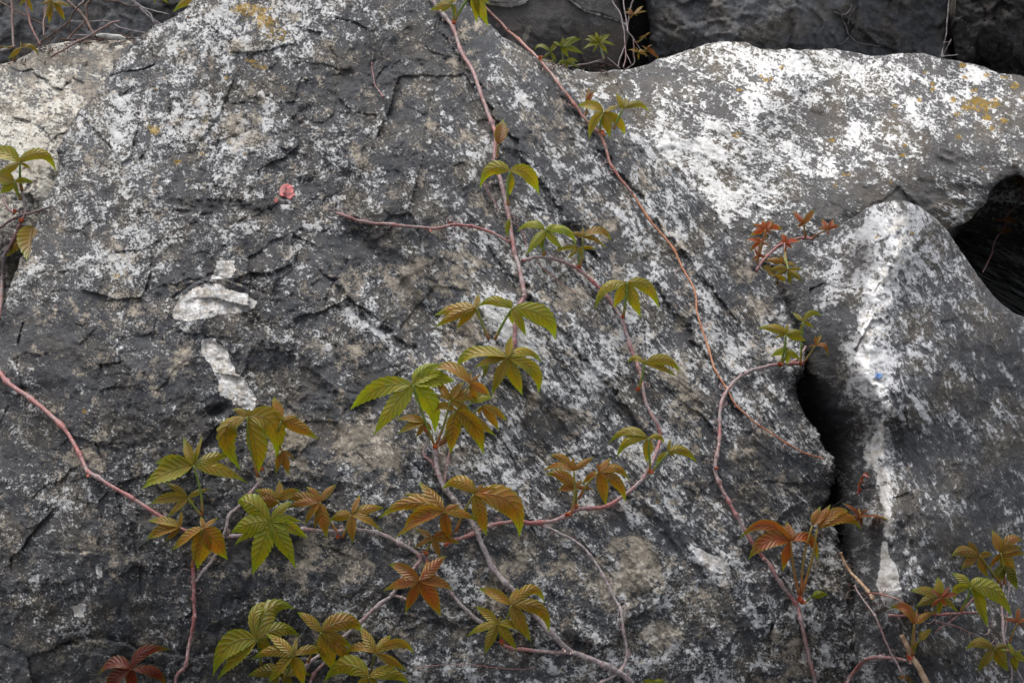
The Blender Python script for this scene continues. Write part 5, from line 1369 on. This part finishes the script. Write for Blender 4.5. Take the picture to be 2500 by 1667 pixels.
Pv = Plant('creeper_vine', 'bright green leaved young creeper in front of the smooth brown slab at the top', 'vine')
Pv.stem([(1345, 172), (1380, 165), (1420, 158), (1460, 150), (1475, 144)], 2.4, 2.0, .6, 0, .6, tendrils=False, dd=[3.25, 3.25, 3.28])
Pv.leaf('c', (482, 428), [(343, 422, .38, 400, 380), (548, 350, .34), (532, 505, .38), (412, 492, .34)], .0, 0, .78, None, lift=.05, dep=2.98)
Pv.leaf('c', (572, 382), [(735, 325, .34), (752, 445, .34), (632, 472, .38), (590, 305, .34), (500, 345, .34), (700, 300, .3)], .0, 0, .82, None, lift=.07, dep=2.98)
Pv.leaf('c', (612, 500), [(535, 528, .40), (720, 562, .38), (612, 582, .38), (715, 510, .40), (600, 490, .3)], .0, 0, .8, None, lift=.03, dep=2.98)
Pv.leaf('c', (885, 350), [(760, 325, .30), (745, 412, .34), (825, 437, .36), (952, 440, .36), (1010, 377, .34), (975, 282, .34), (850, 258, .34), (782, 295, .30), (900, 280, .3)], .22, 0, .95, (920, 480), lift=.04, dep=2.98)
Pv.bud(1474, 143, 5, -90, 3)

Qv = Plant('creeper_vine', 'cluster of overlapping olive and bronze leaves at the bottom edge left of centre', 'vine')
Qv.stem([(745, 1720), (752, 1680), (770, 1640), (800, 1610)], 5, 4, .5, tendrils=False)
Qv.stem([(640, 1720), (655, 1680), (700, 1650), (745, 1640)], 4, 4, .5, tendrils=False)
Qv.leaf('n', (95, 1215), [(405, 960, .40, 190, 960), (345, 935, .28, 90, 960), (440, 1190, .32, 290, 1120), (-285, 1525, .34, -140, 1260), (-255, 1547, .30, -60, 1350), (230, 1330, .42)], .30, 0, .85, (130, 1440), lift=.05)
Qv.leaf('n', (390, 1342), [(163, 1157, .30), (28, 1380, .30, 230, 1300), (415, 1188, .34), (672, 1352, .28, 540, 1290), (480, 1600, .36), (180, 1572, .30)], .58, 0, .92, (300, 1560), lift=.065)
Qv.leaf('n', (620, 1152), [(412, 985, .36), (808, 975, .42), (965, 1160, .38, 830, 1060), (885, 1290, .36), (718, 1475, .38), (900, 1430, .34)], .72, 0, .9, (500, 1420), lift=.06)
Qv.leaf('n', (1065, 1325), [(925, 1097, .30), (1195, 1165, .40), (1382, 1330, .30, 1250, 1240), (1322, 1475, .30), (788, 1335, .30, 930, 1270)], .62, 0, .95, (1030, 1490), lift=.055)
Qv.leaf('n', (1010, 1522), [(635, 1560, .34, 820, 1420), (1345, 1585, .34, 1200, 1490), (1255, 1418, .32), (860, 1650, .34), (1130, 1680, .34)], .36, 0, .95, (900, 1600), lift=.055)
Qv.leaf('n', (285, 1480), [(0, 1510, .34), (130, 1420, .34), (400, 1620, .36), (545, 1510, .34), (200, 1640, .34)], .35, 0, .6, (200, 1600), lift=.02)

Rv = Plant('creeper_vine', 'dark wine red five part leaf at the bottom edge, lower left', 'vine')
Rv.stem([(370, 1760), (345, 1710), (330, 1680)], 4, 4, .9, tendrils=False)
Rv.leaf('m', (1070, 1450), [(798, 1517, .36, 930, 1400), (1417, 1310, .36, 1200, 1300), (1365, 1610, .38, 1260, 1470), (880, 1620, .36, 940, 1530), (1090, 1680, .38)], 1, .85, .36, (1100, 1600), lift=.05)
Sv = Plant('creeper_vine', 'small green leaf tips poking up at the bottom edge right of centre', 'vine')
Sv.stem([(1600, 1740), (1598, 1700)], 3, 3, .6, tendrils=False)
Sv.leaf('o', (1330, 1560), [(1232, 1562, .42), (1432, 1562, .42), (1330, 1530, .5)], .05, 0, .8, (1330, 1660), lift=.02)

Tv = Plant('red_shoot', 'short bare dark red shoot sticking up from the upper middle of the huge boulder', 'twig')
Tv.stem([(935, 238), (928, 226), (920, 214), (915, 205), (911, 185), (907, 153)], 2.6, 1.5, 1, 0, .75, lift=.008, tendrils=False)
Tv.tendril((916, 208), -.5, 12)
Uv = Plant('hair_stem', 'very thin red trailing stem lying level near the bottom centre', 'twig')
Uv.stem([(1012, 1632), (1040, 1626), (1080, 1622), (1130, 1620), (1170, 1624), (1230, 1632), (1270, 1632), (1308, 1629)], 1.5, 1.0, .8, 0, .85, tendrils=False, sw=0)
Xv = Plant('dry_stick', 'tan peeling stick standing in the crack left of the white streak', 'stick')
Xv.stem([(2052, 1348), (2062, 1372), (2078, 1398), (2098, 1418), (2116, 1438), (2132, 1462)], 4.2, 4.5, 0, 0, 1, mat=DRY, tendrils=False, lift=.006)
Xw = Plant('dry_stick', 'thick tan bark stick leaning out of the bottom edge at lower right', 'stick')
Xw.stem([(2202, 1550), (2215, 1580), (2232, 1612), (2252, 1645), (2280, 1700)], 6.5, 10, 0, 0, 1, mat=DRY, tendrils=False, lift=.012, sw=.15)

# pale wiry twigs on the dark rocks at the top right
Yv = Plant('bare_twig', 'pale wiry bare twig hanging down between the two darkest rocks at the top right', 'twig')
for pts_, r_ in [([(2320, -30), (2317, 10), (2312, 50), (2310, 80), (2305, 108), (2298, 140)], 2.0), ([(2304, 105), (2316, 103), (2322, 98)], 1.3), ([(2322, 96), (2312, 118), (2300, 140)], 1.4), ([(2300, 139), (2320, 136), (2338, 134)], 1.6)]:
    Yv.stem(pts_, r_, r_ * .8, tendrils=False, mat=GREYTWIG, sw=.2, lift=.01)
Zv = Plant('bare_twig', 'fine crinkled white twig clinging to the dark rock above the white crusted boulder', 'twig')
for pts_, r_ in [([(2080, 12), (2076, 22), (2066, 34), (2056, 38), (2058, 50), (2066, 66), (2072, 84), (2088, 100)], 1.3), ([(2036, 28), (2048, 34), (2056, 38)], 1.0), ([(2072, 92), (2060, 104), (2050, 110)], 1.1), ([(2088, 20), (2076, 34), (2070, 60)], 1.0), ([(2088, 100), (2110, 108), (2150, 112)], .9)]:
    Zv.stem(pts_, r_, r_ * .8, tendrils=False, mat=GREYTWIG, sw=.2)

# bare tangle at the top left
Tg = Plant('bare_creeper', 'tangle of bare brown creeper twigs above the tan boulder at the upper left', 'twig')
TW = [([(-20, 0), (0, 6), (30, 22), (65, 40), (100, 58), (135, 76)], 2.4, 0), ([(150, -10), (175, 12), (195, 30), (210, 50), (222, 72), (235, 90)], 5.0, 0), ([(235, -10), (212, 14), (210, 50), (190, 72), (172, 88), (165, 98)], 4.0, 0),
      ([(310, -8), (330, 8), (350, 28), (372, 48), (392, 60), (404, 66)], 3.2, 1), ([(320, -4), (345, 18), (368, 36), (375, 55), (398, 66)], 2.6, 1), ([(330, 12), (360, 22), (390, 30), (412, 35)], 1.8, 1),
      ([(90, 110), (120, 90), (150, 68), (168, 54), (182, 28), (205, 4)], 3.0, 0), ([(168, 53), (200, 54), (230, 52), (262, 51), (290, 66), (330, 76), (370, 82)], 2.0, 1), ([(170, 86), (171, 60), (170, 54)], 1.8, 0),
      ([(180, 86), (220, 87), (270, 90), (320, 94), (350, 92)], 2.4, 1), ([(204, 62), (216, 78), (228, 86)], 1.8, 1), ([(300, 108), (308, 92), (318, 80)], 2.2, 0), ([(100, 118), (112, 110), (125, 96), (140, 80)], 2.4, 0),
      ([(245, 0), (290, 4), (310, 12), (335, 16)], 2.4, 0), ([(108, 20), (108, 60), (110, 95)], 2.0, 0), ([(-20, 132), (10, 122), (35, 112)], 4.6, 1), ([(260, 60), (285, 80), (340, 98)], 1.8, 0), ([(215, -10), (200, 6), (190, 16)], 2.4, 1), ([(150, 96), (190, 98), (240, 100), (330, 100)], 2.2, 0)]
for pts_, r_, g_ in TW:
    Tg.stem(pts_, r_, r_ * .7, tendrils=False, mat=GREYTWIG if g_ else BROWNTWIG, sw=.35, dd=[3.14 + random.uniform(-.05, .05), 3.08 + random.uniform(-.05, .04)])
Th = Plant('bare_twig', 'grey dead twig with a pale orange tip leaning across the tan boulder top left', 'twig')
Th.stem([(124, 140), (150, 125), (185, 105), (215, 90), (245, 72), (270, 58), (292, 52)], 2.6, 3.2, .2, .15, .75, tendrils=False, dd=[2.98, 2.90], sw=.1)


def stone(name, label, x, y, rx, ry, mat, seed, D=None, ang=0, cat='stone', group=None):
    D = D or Dat(x, y)
    sx = rx * D / FPX; sy = ry * D / FPX; dz = min(sx, sy) * 1.1
    o0 = P3(x, y, D - dz * .5)
    n, m = 14, 20; V = []; F = []
    for i in range(n + 1):
        th = math.pi * i / n
        for k in range(m):
            ph = 2 * math.pi * k / m
            d = np.array([math.sin(th) * math.cos(ph), math.sin(th) * math.sin(ph), math.cos(th)])
            r = 1 + .22 * float(fbm(np.array([d[0] * 2 + seed]), np.array([d[1] * 2 + d[2] * 1.3]), 1.2, 3, .5, seed)[0])
            q = np.sign(d) * np.abs(d) ** .8 * r
            a = math.radians(ang)
            u = q[0] * sx; w = q[2] * sy
            V.append((u * math.cos(a) + w * math.sin(a)) * RT + (-u * math.sin(a) + w * math.cos(a)) * UP - q[1] * dz * FWD)
    for i in range(n):
        for k in range(m):
            k2 = (k + 1) % m
            F.append((i * m + k, i * m + k2, (i + 1) * m + k2, (i + 1) * m + k))
    o = mesh_obj(name, V, F, mat); o.location = tuple(o0)
    return tag(o, label, cat, group)


CHIP = plain('pale_stone_chip', (.22, .21, .19), (.55, .54, .50), 60, .85, .003)
stone('stone_chip', 'flat pale stone chip lying among the twigs at the upper left', 272, 90, 36, 6.5, CHIP, 5, 3.03, 6)
PAINT = plain('pink_paint', (.16, .07, .068), (.60, .16, .15), 170, .6, .002)


def splash(name, label, cx, cy, rx, ry, mat, seed, th=.0007):
    """thin crust that follows the rock below it"""
    n, m = 16, 36; V = []; F = []
    org = P3(cx, cy, Dat(cx, cy))
    for i in range(n + 1):
        for k in range(m):
            a = 2 * math.pi * k / m
            R_ = 1 + .30 * float(perlin(np.array([math.cos(a) * 1.4 + seed]), np.array([math.sin(a) * 1.4]), seed)[0]) + .16 * float(perlin(np.array([math.cos(a) * 4 + seed]), np.array([math.sin(a) * 4]), seed + 1)[0])
            f = i / n
            x = cx + rx * R_ * f * math.cos(a); y = cy + ry * R_ * f * math.sin(a)
            hgt = th * (1 - f ** 4) * (.6 + .8 * abs(float(perlin(np.array([x / 7]), np.array([y / 7]), seed + 3)[0]))) if f < 1 else -.002
            V.append(P3(x, y, Dnear(x, y, 1.5) - hgt - .0006) - org)
    for i in range(n):
        for k in range(m):
            k2 = (k + 1) % m
            F.append((i * m + k, i * m + k2, (i + 1) * m + k2, (i + 1) * m + k))
    o = mesh_obj(name, V, F, mat); o.location = tuple(org)
    return tag(o, label, 'paint mark')


splash('paint_spot', 'pinkish red blob of paint on the left part of the huge boulder', 702, 467, 18, 19, PAINT, 3)
splash('paint_spot', 'tiny red paint fleck just left of the pink blob', 674, 490, 4.5, 6, PAINT, 8)
BLUE = plain('blue_paint', (.10, .22, .50), (.22, .36, .62), 60, .6, .002)
splash('paint_spot', 'small blue paint fleck on the white crest of the pointed boulder', 2145, 917, 8.5, 7, BLUE, 5)


# ------------------------------------------------------------------ litter in the cracks
def litter():
    V = []; F = []
    zones = [(1400, 158, 70, 9, 45), (1500, 160, 45, 8, 30), (250, 98, 90, 8, 60), (120, 120, 60, 8, 25), (2075, 1420, 14, 60, 22), (2130, 1475, 30, 16, 18), (1900, 640, 30, 16, 14), (2000, 1290, 14, 30, 12),
             (1500, 175, 60, 5, 12), (60, 150, 60, 6, 14)]
    for cx, cy, sx, sy, n in zones:
        for _ in range(n):
            x = cx + random.gauss(0, sx * .6); y = cy + random.gauss(0, sy * .6)
            D = Dnear(x, y, 2) - .002
            a = random.uniform(0, 3.14); L = random.uniform(3, 12); w = random.uniform(.6, 2.2)
            dx, dy = math.cos(a) * L, math.sin(a) * L * .6
            t = random.uniform(-.01, .01)
            pts = P3([x - dx, x, x + dx], [y - dy, y - random.uniform(0, 2), y + dy], [D + t, D - .003, D - t])
            v, f = tube(pts, [w * D / FPX * .7, w * D / FPX, w * D / FPX * .4], 5)
            b = len(V); V += list(v); F += [tuple(b + i for i in q) for q in f]
    o = mesh_obj('litter', V, F, BROWNTWIG)
    tag(o, 'broken twig bits and crumbs lying in the cracks between the boulders', 'litter', None, 'stuff')


litter()
